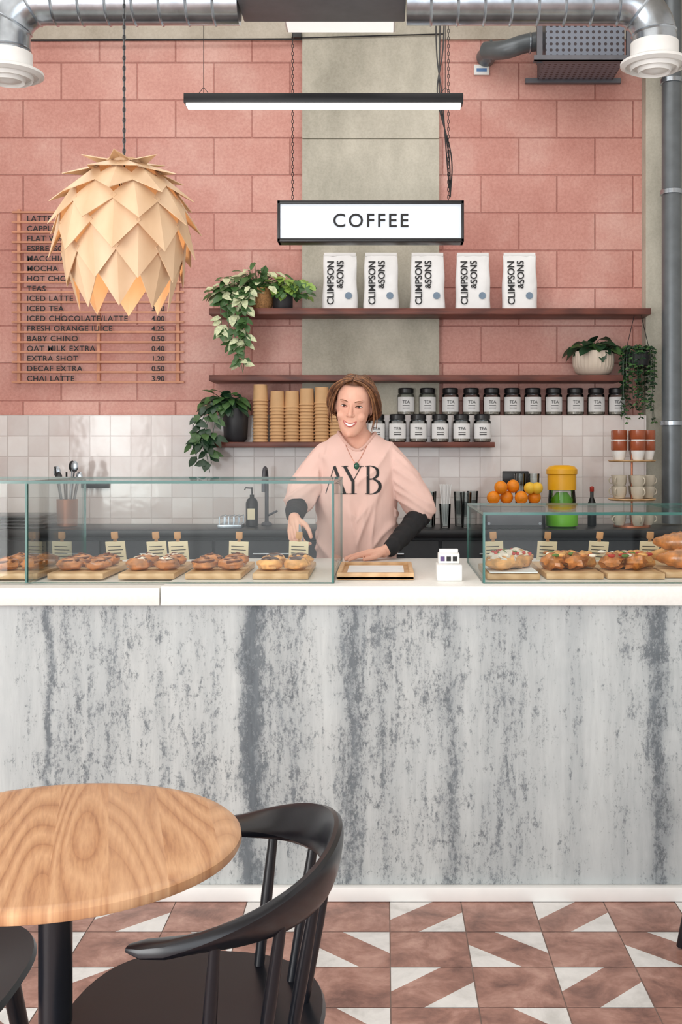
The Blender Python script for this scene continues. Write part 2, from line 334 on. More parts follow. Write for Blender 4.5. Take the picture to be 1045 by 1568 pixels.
# ------------------------------------------------------------ counter
ZT=.966
m=MB()
m.box(-3.3,2.5,3.42,3.5,.04,.907,FRONT); m.box(-3.3,2.5,3.5,4.2,.06,.90,NAVY)
m.obj('service_counter')
m=MB(); xs=X(245,3.38)
m.box(-3.3,xs-.002,3.378,4.3,.9075,ZT-.004,TOP,.003); m.box(xs+.001,2.5,3.38,4.3,.9075,ZT,TOP,.003); m.obj('countertop')
m=MB(); m.box(-3.3,2.5,3.39,3.42,0.001,.045,WHITE,.004); m.obj('baseboard_counter')
m=MB(); m.box(-3.38,2.2,5.85,6.368,.93,.97,BLACK,.004); m.box(-3.38,2.2,5.9,6.368,.001,.93,NAVY)
for i in range(9): m.box(-3.3+i*.6,-3.3+i*.6+.585,5.885,5.9,.1,.91,NAVY,.003); m.cyl((-3.1+i*.6,5.875,.84),(-2.9+i*.6,5.875,.84),.006,.006,STEEL,8)
m.obj('back_counter')
def case(name,x0,x1,zt,seams,ends):
    m=MB(); y0,y1=3.46,4.14; z0=ZT+.001; th=.008; s=[x0]+seams+[x1]
    for a,b in zip(s[:-1],s[1:]):
        m.pane(a+.001,b-.001,y0,y0+th,z0,zt-th,GLASS,GEDGE); m.pane(a+.001,b-.001,y0,y1,zt-th,zt,GLASS,GEDGE)
    for e in ends: m.pane(e-th/2,e+th/2,y0+th+.001,y1,z0,zt-th-.001,GLASS,GEDGE)
    m.box(x0,x1,y0-.0015,y0+.0005,zt-.005,zt+.001,GEDGE); m.box(x0,x1,y1-.001,y1+.001,zt-.008,zt,GEDGE)
    for e in ends:
        m.box(e-.003,e+.003,y0-.002,y0+.002,z0,zt,GEDGE)
    m.box(x0,x1,y0-.001,y0+.006,z0,z0+.003,GEDGE)
    return m.obj(name)
XL=X(512,3.46); XR=X(740,3.46)
case('glass_display_case',-2.9,XL,1.285,[X(40,3.46)],[-2.896,X(40,3.46),XL-.004])
case('glass_display_case',XR,2.4,1.187,[X(1075,3.46)],[XR+.004,2.396])
# ------------------------------------------------------------ pastries
def bun(m,x,y,z,r,seed,kind=0):
    m.ell((x,y,z+r*.42),(r,r*.95,r*.5),BUN if kind!=2 else PASTRY,20,jit=.25,seed=seed)
    if kind==2:
        m.ell((x,y,z+r*.74),(r*.7,r*.66,r*.24),CHOC,16,jit=.3,seed=seed+9); return
    if kind==1:
        m.ell((x,y,z+r*.74),(r*.62,r*.6,r*.22),ICING,16,jit=.5,seed=seed+9)
    pts=[]
    for k in range(30):
        a=k*.5+seed; rr=r*.9*(1-k/32); pts.append((x+rr*math.cos(a),y+rr*math.sin(a)*.95,z+r*(.6+.38*(k/30))))
    m.tube(pts,[r*.11,r*.08],BUND,6)
def board(px,Y=3.76,w=.18,d=.4,items='bun',seed=0):
    x=X(px,Y); z=ZT+.001; m=MB()
    m.box(x-w/2,x+w/2,Y-d/2,Y+d/2,z,z+.02,OAK,.004); m.obj('serving_board')
    m=MB(); zz=z+.0225
    if items=='bun':
        for k,(dx,dy) in enumerate(((-.044,-.10),(.044,-.09),(-.042,.03),(.045,.04))): bun(m,x+dx,Y+dy,zz,.043,seed*4+k,(0,0,0,1,0,2)[seed])
        m.obj('cinnamon_bun_batch')
    elif items=='focaccia':
        m.box(x-w*.45,x+w*.45,Y-.18,Y+.08,zz,zz+.004,PAPER)
        for k in range(3):
            m.ell((x-.03+.03*k,Y-.1+.05*k,zz+.03),(.055,.06,.028),PASTRY,16,jit=.4,seed=k); m.ell((x-.03+.03*k,Y-.11+.05*k,zz+.044),(.042,.045,.018),ICING,16,jit=.6,seed=k+4)
        for k in range(18): m.ell((x+random.uniform(-.06,.06),Y+random.uniform(-.14,.03),zz+.058),.006,REDV if k%3 else FILL,6)
        m.obj('iced_focaccia')
    elif items=='sand':
        for k in range(4):
            dx=(-.055+.037*k); dy=-.08+.05*(k%2)
            m.ell((x+dx,Y+dy,zz+.024),(.04,.06,.026),PASTRY if k%2 else BUN,16,jit=.5,seed=k+seed)
        for k in range(34):
            m.ell((x+random.uniform(-.075,.075),Y+random.uniform(-.14,.02),zz+.048),(.013,.009,.006),random.choice((FILL,REDV,BUN,PASTRY,ICING,PASTRY)),6)
        m.obj('savoury_pastry_batch')
    elif items=='crois':
        for kk,(dy,dz) in enumerate(((-.12,0),(-.02,.0),(-.07,.05))):
            pts=[];rs=[]
            for k in range(17):
                u=k/16*2-1; pts.append((x+u*.095,Y+dy+.035*u*u,zz+.034+dz)); rs.append(.034*(1-.75*u*u)*(1+.13*(k%2)))
            m.tube(pts,rs,BUN if kk!=1 else PASTRY,14)
        m.obj('croissant_pile')
for i,px in enumerate((-50,45,140,243,340,438)): board(px,seed=i)
board(778,3.72,.17,.34,'focaccia'); board(866,3.76,.185,.4,'sand',seed=1); board(955,3.76,.185,.4,'sand',seed=5); board(1040,3.8,.19,.4,'crois')
def tag(px,Y=4.02,w=.07):
    x=X(px,Y); z=ZT; m=MB(); Mt=Matrix.Translation((x,Y,z+.001))@Matrix.Rotation(math.radians(12),4,'X')@Matrix.Rotation(math.radians(random.uniform(-4,4)),4,'Y')
    m.box(-w/2,w/2,-.001,.001,.02,.09,CREAM,M=Mt)
    m.box(-.02,-.012,-.004,.004,.003,.12,PINE,M=Mt@Matrix.Rotation(math.radians(9),4,'Y')); m.box(.012,.02,-.004,.004,.003,.12,PINE,M=Mt@Matrix.Rotation(math.radians(-9),4,'Y'))
    m.box(-.012,.012,-.005,.006,.10,.125,PINE,.002,M=Mt)
    m.tube([Mt@Vector((0,.0,.11)),(x,Y+.06,z+.004)],.003,PINE,6)
    for k in range(4):
        m.box(-w*.38,w*(.38-.1*(k%2)),-.0053,-.0046,.032+.013*k,.0345+.013*k,TXT,M=Mt)
    m.box(-w/2,w/2,-.0045,-.0041,.02,.09,CREAM,M=Mt)
    m.obj('price_tag')
for px in (96,180,243,276,365,457,757,836,914,993): tag(px)
m=MB(); Y=3.76; x0,x1=X(520,3.76),X(632,3.76)
m.box(x0,x1,3.55,3.92,ZT+.001,ZT+.012,OAK,.002)
for a,b,c,d in ((x0,x1,3.55,3.565),(x0,x1,3.905,3.92),(x0,x0+.014,3.565,3.905),(x1-.014,x1,3.565,3.905)): m.box(a,b,c,d,ZT+.002,ZT+.024,OAK,.002)
m.box(x0+.03,x1-.03,3.59,3.88,ZT+.0125,ZT+.0145,PAPER); m.obj('wooden_serving_tray')
m=MB(); xc=X(687,3.6)
m.box(xc-.04,xc+.04,3.52,3.62,ZT+.001,ZT+.052,WHITE,.003); m.box(xc-.034,xc+.034,3.56,3.615,ZT+.052,ZT+.085,WHITE,.003)
for k in range(3): m.box(xc-.028+.02*k,xc-.014+.02*k,3.5585,3.5605,ZT+.06,ZT+.075,VIO if k==0 else TXT)
m.box(xc-.03,xc+.03,3.575,3.6,ZT+.085,ZT+.097,PAPER,.001); m.obj('card_holder')
# ------------------------------------------------------------ shelves
def shelf(xa,xb,py):
    m=MB(); zt=Z(py,6.25); m.box(xa,xb,6.25,6.498,zt-.034,zt,WALNUT,.002)
    m.obj('wall_shelf'); return zt
z1=shelf(X(320,6.25),1.5,472); z2=shelf(X(320,6.25),X(955,6.25),574)
m=MB(); z3=Z(677,6.25); m.box(X(325,6.25),X(757,6.25),6.2,6.368,z3-.03,z3,WALNUT,.002); m.obj('wall_shelf')
for i,px in enumerate((521,584,655,724.5,796)):
    Y=6.33; x=X(px,Y); w=X(px+27,Y)-x; h=.31; m=MB(); R=[]
    def crk(cx_,t_,i=i): return .006*(abs(noise.noise(Vector((cx_*3.5,t_*5,i*3))))-.2)
    for k in range(25):
        t_=k/24; dd=.05*(1-t_**2.2)+.004; ww=w*(1.0-.07*t_+.02*math.sin(t_*9+i)); ring=[]
        for j in range(40):
            a=2*math.pi*j/40; cx_=math.copysign(abs(math.cos(a))**.45,math.cos(a)); cy_=math.copysign(abs(math.sin(a))**.7,math.sin(a))
            ring.append((x+cx_*ww,Y+cy_*dd+crk(cx_,t_),z1+.001+t_*h+(.012*noise.noise(Vector((cx_*1.2,i*2.,0))) if k==24 else 0)))
        R.append(ring)
    m.rings(R,PAPER)
    m.box(x-w*.9,x+w*.9,Y-.006,Y+.006,z1+h-.004,z1+h+.016,PAPER,.002)
    def onbag(v,x=x,w=w,Y=Y):
        t_=max(0,min(1,(v.z-z1)/.31)); dd=.05*(1-t_**2.2)+.004; u=min(.97,abs(v.x-x)/(w*(1-.07*t_))); c=u**(1/.45); sy=max(0,1-c*c)**.35
        return Vector((v.x,Y-dd*sy-.005+v.y,v.z))
    def bt(s,sz,dx,dz):
        m.text(s,sz,Matrix.Translation((x+dx,0,z1+dz))@Matrix.Rotation(math.pi/2,4,'X')@Matrix.Rotation(math.pi/2,4,'Z'),TXT,.0015,offset=.0006,fn=onbag,space=.96)
    bt('CLIMPSON',.055,-.050,.150); bt('&',.046,.002,.085+.045); bt('SONS',.055,.004,.212)
    m.lathe([(.001,-.001),(.02,-.001),(.02,.001),(.001,.001)],(0,0,0),SEAL,20,M=Matrix.Translation((x+.05,Y-.054,z1+.075))@Matrix.Rotation(math.radians(88),4,'X'))
    m.obj('coffee_bag')
def jar(x,y,z):
    m=MB(); r=.05
    m.lathe([(.044,0),(r,.006),(r,.115),(.04,.128),(.04,.14)],(x,y,z+.001),TUMBL,24)
    m.lathe([(.042,0),(.046,.004),(.046,.09),(.01,.096)],(x,y,z+.004),JARC,20)
    m.lathe([(.043,0),(.045,.002),(.045,.026),(.04,.03)],(x,y,z+.128),BLACK,24)
    R=[]
    for zz in (.02,.105):
        R.append([(x+(r+.0012)*math.sin(a),y-(r+.0012)*math.cos(a),z+zz) for a in [(-1.15+2.3*k/12) for k in range(13)]])
    vs=R[0]+R[1]; m.add(vs,[(k,k+1,14+k,13+k) for k in range(12)],PAPER)
    m.text('TEA',.024,Matrix.Translation((x,y-r-.0022,z+.075))@Matrix.Rotation(math.pi/2,4,'X'),TXT,.0006)
    for k in range(2): m.box(x-.02,x+.02,y-r-.0025,y-r+.001,z+.04+.013*k,z+.044+.013*k,TXT)
    m.torus((x,y,z+.124),.042,.0018,STEEL,seg=20,s2=5)
    m.obj('tea_jar')
for px in (622,655,690,722,753.5,785,816.5,848.5,881.5,913.5,945): jar(X(px,6.435) ,6.44,1.593)
for px in (577,609,641,674,707,739): jar(X(px,6.29),6.285,z3)
for i,(px,tp) in enumerate(((399,588),(425,598),(447.5,598),(470,594),(493,592),(516,594),(538,594))):
    Y=6.29; x=X(px,Y); hh=Z(tp,Y)-z3; m=MB(); n=int((hh-.09)/.019); z=z3+.001; sp=(hh-.1)/n
    m.lathe([(.042,0),(.0425,.004)],(x,Y,z),KRAFT,24)
    for k in range(n+1):
        zb=z+k*sp
        m.lathe([(.043,0),(.045,.002),(.045,.007),(.0415,.009),(.0385,sp if k<n else .095)],(x,Y,zb),KRAFT,24)
    m.obj('paper_cup_stack')
# ------------------------------------------------------------ plants
def foliage(m,c,n,R,L,w,mats,up=.4,zs=.7):
    c=Vector(c)
    for k in range(n):
        a=random.uniform(0,6.283); e=random.uniform(-.2,1.3); d=Vector((math.cos(a)*math.cos(e),math.sin(a)*math.cos(e)*.6,math.sin(e)*zs+up*.2))
        rr=R*random.uniform(.3,1); b=c+d*rr
        if b.y>6.47: b.y=6.46
        ld=Vector((d.x+random.uniform(-.5,.5),min(.15,d.y-.4+random.uniform(-.3,.3)),d.z*.4-random.uniform(0,.8)))
        m.tube([c,c+d*rr*.6+Vector((0,0,.01)),b],.0018,mats[0],4)
        m.leaf(b,ld,(0,-.4,1),L*random.uniform(.7,1.2),w*random.uniform(.7,1.2),random.choice(mats),droop=.3)
def vine(m,pts,n,L,w,mats):
    P=cat(pts,8); m.tube(P,.002,mats[0],4)
    for k in range(n):
        p=P[int(random.uniform(.08,1)*(len(P)-1))]; a=random.uniform(0,6.28)
        m.leaf(p,(math.cos(a),-abs(math.sin(a))*.8+.1,-.5+random.uniform(-.5,.5)),(0,-1,.6),L*random.uniform(.7,1.15),w*random.uniform(.7,1.15),random.choice(mats),droop=.3)
c=W(401,0,6.34); m=MB(); z=z1+.001
m.lathe([(.05,0),(.062,.03),(.068,.07),(.066,.12),(.058,.12),(.055,.09)],(c.x,6.34,z),BASK,32,rib=.0015,nr=16)
foliage(m,(c.x-.03,6.33,z+.12),85,.2,.075,.045,[GRN,GRN3,GRN,GRN],up=.5)
foliage(m,(c.x-.17,6.3,z+.09),60,.14,.075,.045,[GRN,GRN3,GRN],up=.2)
for dx,ln in ((-.06,.40),(-.1,.36),(-.16,.3),(-.13,.42),(-.2,.2),(-.08,.25)):
    vine(m,[(c.x-.03,6.32,z+.12),(c.x+dx,6.22,z+.08),(c.x+dx-.01,6.2,z-.1),(c.x+dx+random.uniform(-.03,.05),6.21,z-ln+.05)],24,.07,.042,[GRN,GRN3,GRN])
m.obj('variegated_ivy')
c=W(433,0,6.32); m=MB(); m.lathe([(.048,0),(.056,.01),(.058,.09),(.052,.09),(.05,.07)],(c.x,6.34,z),POTB,28)
foliage(m,(c.x+.01,6.34,z+.09),80,.15,.06,.05,[GRN,GRN4,GRN4,GRN],up=.3)
vine(m,[(c.x+.02,6.33,z+.1),(c.x+.11,6.3,z+.15),(c.x+.17,6.25,z+.12)],16,.06,.045,[GRN4,GRN]); m.obj('potted_pothos')
c=W(364,0,6.28); z=z3+.001; m=MB(); m.lathe([(.05,0),(.066,.02),(.071,.12),(.070,.19),(.062,.19),(.06,.15)],(c.x-.012,6.285,z),POTB,32)
foliage(m,(c.x-.06,6.27,z+.2),60,.13,.085,.05,[GRN2,GRN,GRN2],up=.2)
for dx,ln in ((-.16,.12),(-.2,.05),(-.24,.1),(-.17,.17),(-.12,-.02)):
    vine(m,[(c.x-.02,6.27,z+.2),(c.x+dx*.7,6.2,z+.2),(c.x+dx,6.17,z+.05),(c.x+dx+.03,6.17,z-ln)],18,.075,.045,[GRN2,GRN,GRN2])
m.obj('trailing_houseplant')
c=W(911,0,6.34); z=z2+.001; m=MB(); m.lathe([(.07,0),(.1,.02),(.115,.06),(.118,.12),(.11,.14),(.10,.14),(.098,.11)],(c.x,6.375,z),POTW,64,rib=.002,nr=32)
foliage(m,(c.x,6.36,z+.15),60,.13,.09,.075,[GRN2,GRN2,GRN],up=.2,zs=.5); m.obj('potted_peperomia')
c=W(978,548,6.3); m=MB(); m.lathe([(.03,-.05),(.06,-.045),(.075,.03),(.07,.03),(.066,.01)],(c.x,6.31,c.z),POTB,24)
for s_ in (-1,1): m.tube([(c.x+.07*s_,6.31,c.z+.03),(c.x+.02*s_,6.31,z1-.034)],.002,BLACK,5)
for k in range(40):
    a=random.uniform(0,6.28); r_=.08; bx=c.x+r_*math.cos(a); by=6.30+r_*math.sin(a); ln=random.uniform(.12,.42)
    P=[(c.x,6.31,c.z+.05),(bx,by,c.z+.05),(bx+.01*math.cos(a),by,c.z-ln*.5),(bx+random.uniform(-.02,.02),by,c.z-ln+.05)]
    Q=cat(P,6); m.tube(Q,.0013,GRN2,4)
    for q in range(18):
        p=Q[random.randrange(4,len(Q))]; aa=random.uniform(0,6.28); m.leaf(p,(math.cos(aa),math.sin(aa)-.3,-.3),(0,-1,1),.024,.018,GRN2 if q%3 else GRN)
m.obj('hanging_string_plant')
# ------------------------------------------------------------ menu board
m=MB(); Y=6.475
xa,xb=X(18,Y),X(282,Y)
for px in (28,150,272): m.box(X(px-2.5,Y),X(px+2.5,Y),Y+.004,6.499,Z(587,Y),Z(320,Y),MENUW,.002)
names=['LATTE','CAPPUCCINO','FLAT WHITE','ESPRESSO','MACCHIATO','MOCHA','HOT CHOCOLATE','TEAS','ICED LATTE','ICED TEA','ICED CHOCOLATE/LATTE','FRESH ORANGE JUICE','BABY CHINO','OAT MILK EXTRA','EXTRA SHOT','DECAF EXTRA','CHAI LATTE']
prc=['3.20','3.20','3.10','2.40','2.60','3.40','3.40','2.50','3.50','3.00','4.00','4.25','0.50','0.40','1.20','0.50','3.90']
for i in range(18):
    z=Z(325+i*15.3,Y); m.box(xa,xb,Y-.006,Y+.006,z-.006,z+.006,MENUW,.002)
    if i<17:
        m.text(names[i],.046,Matrix.Translation((X(41,Y),Y-.002,z-.053))@Matrix.Rotation(math.pi/2,4,'X'),TXT,.002,ax='LEFT',ay='BOTTOM_BASELINE',space=1.12,offset=.0004)
        m.text(prc[i],.044,Matrix.Translation((X(252,Y),Y-.002,z-.053))@Matrix.Rotation(math.pi/2,4,'X'),TXT,.002,ax='RIGHT',ay='BOTTOM_BASELINE',offset=.0004)
m.obj('menu_board')
# ------------------------------------------------------------ coffee sign, strip light
Y=5.6; m=MB(); a=W(425,370,Y); b=W(711,307,Y)
m.box(a.x+.012,b.x-.012,Y+.004,Y+.09,a.z+.012,b.z-.012,SIGN)
for q in ((a.x,b.x,a.z,a.z+.017),(a.x,b.x,b.z-.017,b.z),(a.x,a.x+.014,a.z,b.z),(b.x-.014,b.x,a.z,b.z)): m.box(q[0],q[1],Y-.004,Y+.1,q[2],q[3],BLACK,.002)
m.text('COFFEE',.096,Matrix.Translation(((a.x+b.x)/2,Y+.002,(a.z+b.z)/2))@Matrix.Rotation(math.pi/2,4,'X'),TXT,.002,space=1.22,offset=.0006)
for px in (447,688): chain(m,(X(px,Y),Y+.05,b.z),(X(px,Y),Y+.05,CEIL),BLACK,.024,.0016,.005)
m.obj('coffee_lightbox_sign')
Y=5.2; m=MB(); a=W(281,157,Y); b=W(710,146,Y)
m.box(a.x,b.x,Y,Y+.075,a.z,b.z+.012,BLACK,.003); m.box(a.x+.01,b.x-.01,Y+.006,Y+.069,a.z-.012,a.z+.001,LED,.003)
for px in (310,683):
    x=X(px,Y); m.tube([(x,Y+.037,b.z+.012),(x,Y+.037,CEIL)],.0018,BLACK,5)
    m.tube([(x-.03,Y+.037,b.z+.012),(x,Y+.037,b.z+.05),(x+.03,Y+.037,b.z+.012)],.002,BLACK,5)
m.obj('linear_pendant_light')
m=MB()
for k in range(3):
    pts=[(X(672,5.9)+.015*k,5.9,CEIL),(X(668,5.9)+.02*k,5.88,Z(60,5.9)),(X(675,5.9)-.012*k,5.75,Z(150,5.8)),(X(684,5.7)+.012*k,5.68,Z(240,5.7)),(X(690,5.66),5.66,Z(302,5.66))]
    m.tube(cat(pts,8),.0035,BLACK,6)
m.obj('power_cable')
m=MB(); Y=6.45; m.tube([(X(45,Y),Y,Z(62,Y)),(X(462,Y),Y,Z(60,Y))],.006,BLACK,8)
m.box(X(448,Y),X(462,Y),Y-.03,Y+.02,Z(60,Y),Z(48,Y),BLACK,.004); m.tube([(X(462,Y),Y,Z(58,Y)),(X(680,Y),Y,Z(52,Y))],.004,BLACK,8); m.obj('wall_conduit')
# ------------------------------------------------------------ pendant lamp
Y=3.1; c=W(190,364,Y); m=MB(); az=.20; ar=.166
rg=[(10,6,.040),(28,8,.054),(47,9,.062),(66,9,.068),(85,9,.070),(104,9,.067),(122,8,.062)]
for ri,(ph,n,sw) in enumerate(rg):
    p=math.radians(ph)
    for k in range(n):
        th=2*math.pi*(k+.5*(ri%2))/n-1.57+ri*.02; N=Vector((math.sin(p)*math.cos(th)/ar,math.sin(p)*math.sin(th)/ar,math.cos(p)/az)).normalized()
        P=Vector((c.x+ar*math.sin(p)*math.cos(th),c.y+ar*math.sin(p)*math.sin(th),c.z+az*math.cos(p)))
        S=Vector((-math.sin(th),math.cos(th),0)); T=S.cross(N)
        if T.z>0: T=-T
        al=math.radians((13,13,13,12,9,5,0)[ri]); D=(T*math.cos(al)+N*math.sin(al)).normalized()
        if ri>=5: D=(D+Vector((0,0,-.7))).normalized()
        nn=S.cross(D).normalized(); nn=nn if nn.dot(N)>0 else -nn
        P=P+N*(.018 if ri<5 else .008)
        q=[P-D*.064,P+S*sw-nn*.014,P+D*(.086 if ri<6 else .10),P-S*sw-nn*.014]
        vs=[v+nn*.001 for v in q]+[v-nn*.001 for v in q]
        m.add(vs,[(0,1,2),(0,2,3),(4,6,5),(4,7,6),(0,4,5,1),(1,5,6,2),(2,6,7,3),(3,7,4,0)],LAMPW)
m.ell((c.x,c.y,c.z),.035,BULB,16); m.cyl((c.x,c.y,c.z+.03),(c.x,c.y,c.z+.1),.018,.02,BLACK,16)
m.lathe([(.01,.0),(.05,.0),(.05,.01),(.01,.02)],(c.x,c.y,c.z+az+.004),LAMPW,24)
for a in range(3): m.tube([(c.x,c.y,c.z+.1),(c.x+.04*math.cos(a*2.1),c.y+.04*math.sin(a*2.1),c.z+az)],.002,BLACK,5)
m.tube([(c.x,c.y,c.z+.1),(c.x,c.y,CEIL)],.002,BLACK,6); chain(m,(c.x,c.y,c.z+az+.02),(c.x,c.y,CEIL),GREYP,.018,.0012,.004)
m.obj('wooden_pinecone_pendant_lamp',sharp=12)
# ------------------------------------------------------------ ducts
def duct(name,path,r,dr):
    m=MB(); m.tube(path,r,STEEL,36)
    L=0; P=path; nxt=.1
    for a,b in zip(P[:-1],P[1:]):
        seg=(b-a).length
        while nxt<L+seg:
            p=a+(b-a)*((nxt-L)/seg); d=(b-a).normalized(); q=[p-d*.006,p,p+d*.006]; m.tube(q,[r,r+.005,r],STEEL,36,caps=False); nxt+=.11
        L+=seg
    e=P[-1]
    m.lathe([(r*.9,.05),(r+.008,.05),(r+.008,-.01),(dr*.9,-.022),(dr,-.03),(dr,-.04),(dr*.86,-.05),(dr*.84,-.04),(dr*.72,-.045),(dr*.68,-.062),(dr*.64,-.048),(dr*.5,-.055),(dr*.46,-.072),(dr*.4,-.06),(dr*.1,-.075)],(e.x,e.y,e.z),WHITE,48)
    return m.obj(name)
Y=4.6; r=.09; zc=Z(4,Y)
def bend(x0,sgn,ze,R=.15):
    pts=[]
    for k in range(0,9):
        a=math.radians(90*k/8); pts.append(Vector((x0+sgn*R*math.sin(a),Y,zc-R+R*math.cos(a))))
    pts.append(Vector((x0+sgn*R,Y,ze))); return pts
xl=X(12,Y); xr=X(1003,Y)
duct('ventilation_duct',[Vector((-.605,Y,zc)),Vector(((xl+.15+-.59)/2,Y,zc))]+bend(xl+.15,-1,Z(100,Y)),r,.145)
duct('ventilation_duct',[Vector((.09,Y,zc)),Vector(((xr-.15)/2,Y,zc))]+bend(xr-.15,1,Z(85,Y)),r,.14)
m=MB(); m.box(-.60,.085,4.15,4.72,3.205,3.55,DKGREY,.006)
for x in (-.5,0): m.cyl((x,4.4,3.55),(x,4.4,CEIL),.006,.006,STEEL,8)
m.obj('air_handling_unit')
m=MB(); m.box(X(436,5.5),X(606,5.5),5.40,5.62,3.505,3.53,WHITE,.002); m.box(X(436,5.5)+.01,X(606,5.5)-.01,5.41,5.61,3.50,3.506,PGLOW)
for x in (-.4,-.05): m.cyl((x,5.5,3.53),(x,5.5,CEIL),.004,.004,STEEL,6)
m.obj('ceiling_panel_light')
m=MB(); PERF=m_perf(); xa,xb=X(835,6.15),X(955,6.15); zb,zt=Z(96,6.15),Z(28,6.15)
m.box(xa,xb,6.12,6.46,zb,zt,PERF)
for z in (zb,zt):
    m.box(xa-.07,xb+.05,6.08,6.118,z-.014,z-.008,DKGREY); m.box(xa-.07,xb+.05,6.08,6.085,z-.014,z+.018,DKGREY); m.box(xa-.07,xb+.05,6.44,6.47,z-.014,z+.014,DKGREY)
m.box(xa-.05,xa-.02,6.1,6.13,zb-.02,zt+.05,DKGREY); m.box(xb+.01,xb+.04,6.1,6.13,zb-.02,zt+.05,DKGREY); m.obj('perforated_vent_housing')
m=MB(); P=[W(745,78,6.4),W(775,76,6.3),W(800,68,6.3),W(829,62,6.3)]; m.tube(cat(P,5),.052,GREYP,24); m.torus(W(752,78,6.38),.055,.008,GREYP,axis='X'); m.cyl(W(752,78,6.38),W(752,78,6.38)+Vector((-.02,.11,0)),.052,.055,GREYP); m.torus(W(812,66,6.3),.054,.006,STEEL,axis='X'); m.obj('vent_pipe')
m=MB(); a=W(738,107,6.49); m.box(a.x-.045,a.x+.045,6.485,6.4995,a.z-.03,a.z+.03,WHITE,.003); m.box(a.x-.03,a.x+.03,6.484,6.4855,a.z-.012,a.z+.008,LBLUE); m.obj('wall_label')
m=MB(); x=X(1033,6.2); m.cyl((x,6.25,.98),(x,6.25,CEIL),.055,.055,GREYP,32)
for py in (125,295,648): m.lathe([(.056,-.015),(.064,-.012),(.064,.012),(.056,.015)],(x,6.25,Z(py,6.25)),STEEL,32); m.box(x-.01,x+.01,6.3,6.4,Z(py,6.25)-.01,Z(py,6.25)+.01,STEEL)
m.obj('vertical_drain_pipe')
# ------------------------------------------------------------ back counter things
zb=.971
m=MB(); c=W(103,0,6.1)
m.lathe([(.05,0),(.055,.003),(.058,.15),(.054,.15),(.052,.02)],(c.x,6.1,zb),COPPER,28)
for k in range(9):
    a=k*.7; dx=.03*math.cos(a); dy=.03*math.sin(a); tp=(c.x+dx*2.2,6.1+dy*2,zb+.27+.03*(k%3)); m.cyl((c.x+dx*.5,6.1+dy*.5,zb+.02),tp,.004,.005,BLACK if k%2 else STEEL,8)
    if k%2==0: m.ell(tp,(.02,.006,.032),BLACK if k%4 else STEEL,10)
m.obj('utensil_holder')
m=MB(); a=W(146,742,6.36); m.box(a.x-.08,a.x+.08,6.345,6.3695,a.z-.02,a.z+.02,BLACK,.003); m.obj('knife_rack')
m=MB()
for k in range(4): m.box(X(-60,6.05),X(80,6.05)-.01*k,5.92,6.3,zb+.018*k,zb+.018*k+.012,BLACK,.004)
m.obj('baking_tray_stack')
m=MB(); c=W(386,0,6.1); m.lathe([(.03,0),(.034,.004),(.034,.13),(.026,.15),(.012,.16),(.012,.175)],(c.x,6.1,zb),BLACK,24); m.cyl((c.x,6.1,zb+.17),(c.x,6.1,zb+.215),.004,.004,BLACK,8); m.tube([(c.x,6.1,zb+.21),(c.x-.035,6.1,zb+.212),(c.x-.04,6.1,zb+.2)],.004,BLACK,8); m.box(c.x-.02,c.x+.02,6.06,6.066,zb+.04,zb+.1,CREAM); m.obj('soap_dispenser')
m=MB(); c=W(408,0,6.2); m.lathe([(.03,0),(.03,.01),(.014,.02)],(c.x,6.22,zb),DKGREY,20); P=[(c.x,6.22,zb)]+[(c.x,6.22,zb+.2)]+[(c.x,6.22-.08+.08*math.cos(a),zb+.24+.08*math.sin(a)) for a in [i*math.pi/8 for i in range(9)]]+[(c.x,6.06,zb+.19)]
m.tube(P,.011,DKGREY,14); m.tube([(c.x,6.22,zb+.05),(c.x+.06,6.22,zb+.08)],.006,DKGREY,8); m.obj('kitchen_faucet')
m=MB(); xa,xb=X(335,6.0),X(372,6.0)
m.box(xa,xb,5.95,6.2,zb,zb+.02,STEEL,.003)
for k in range(5): m.tube([(xa+.01+.025*k,5.96,zb+.02),(xa+.01+.025*k,5.96,zb+.06),(xa+.01+.025*k,6.19,zb+.06),(xa+.01+.025*k,6.19,zb+.02)],.003,STEEL,6)
m.obj('dish_drying_rack')
def tumbler(px,Y,h,r,mb): mb.lathe([(r*.8,0),(r*.82,.004),(r,h),(r*.95,h),(r*.76,.01)],(X(px,Y),Y,zb),TUMBL,20)
m=MB(); tumbler(682,6.0,.13,.032,m)
for k in range(16):
    a=k*2.4; rr=.018*math.sqrt(k/16); m.cyl((X(682,6.0)+rr*math.cos(a)*.6,6.0+rr*math.sin(a)*.6,zb+.01),(X(682,6.0)+rr*math.cos(a)*2.1,6.0+rr*math.sin(a)*2.1,zb+.235),.003,.003,PAPER,6)
m.obj('straw_holder')
for px,Y in ((660,6.2),(704,6.15),(714,6.03),(724,6.25),(657,6.05)):
    m=MB(); tumbler(px,Y,.14,.03,m); m.lathe([(.026,0),(.033,.13),(.031,.13),(.025,.008)],(X(px,Y),Y,zb+.06),TUMBL,20); m.obj('drinking_glass')
m=MB(); xa,xb=X(738,6.0),X(832,6.0); m.box(xa,xb,5.9,6.15,zb,1.09,BLACK,.006); m.box(xa+.02,xb-.02,5.895,5.901,zb+.02,1.07,DKGREY,.002)
for xx in (xa+.03,xb-.03): m.cyl((xx,5.893,1.0),(xx,5.9,1.0),.008,.008,STEEL,10)
m.obj('countertop_fridge_box')
m=MB(); m.box(xa+.02,xb-.01,5.92,6.06,1.091,1.10,OAK,.003)
for k,(dx,dz) in enumerate(((.06,0),(.135,0),(.21,0),(.285,0),(.1,.055),(.17,.06))): m.ell((xa+dx,5.98+(.02 if k%2 else -.02),1.101+.034+dz),.036,ORANGE,18)
for k in range(2): m.ell((xa+.255+.04*k,5.96,1.101+.085),.032,LEMON,16)
m.obj('orange_pile')
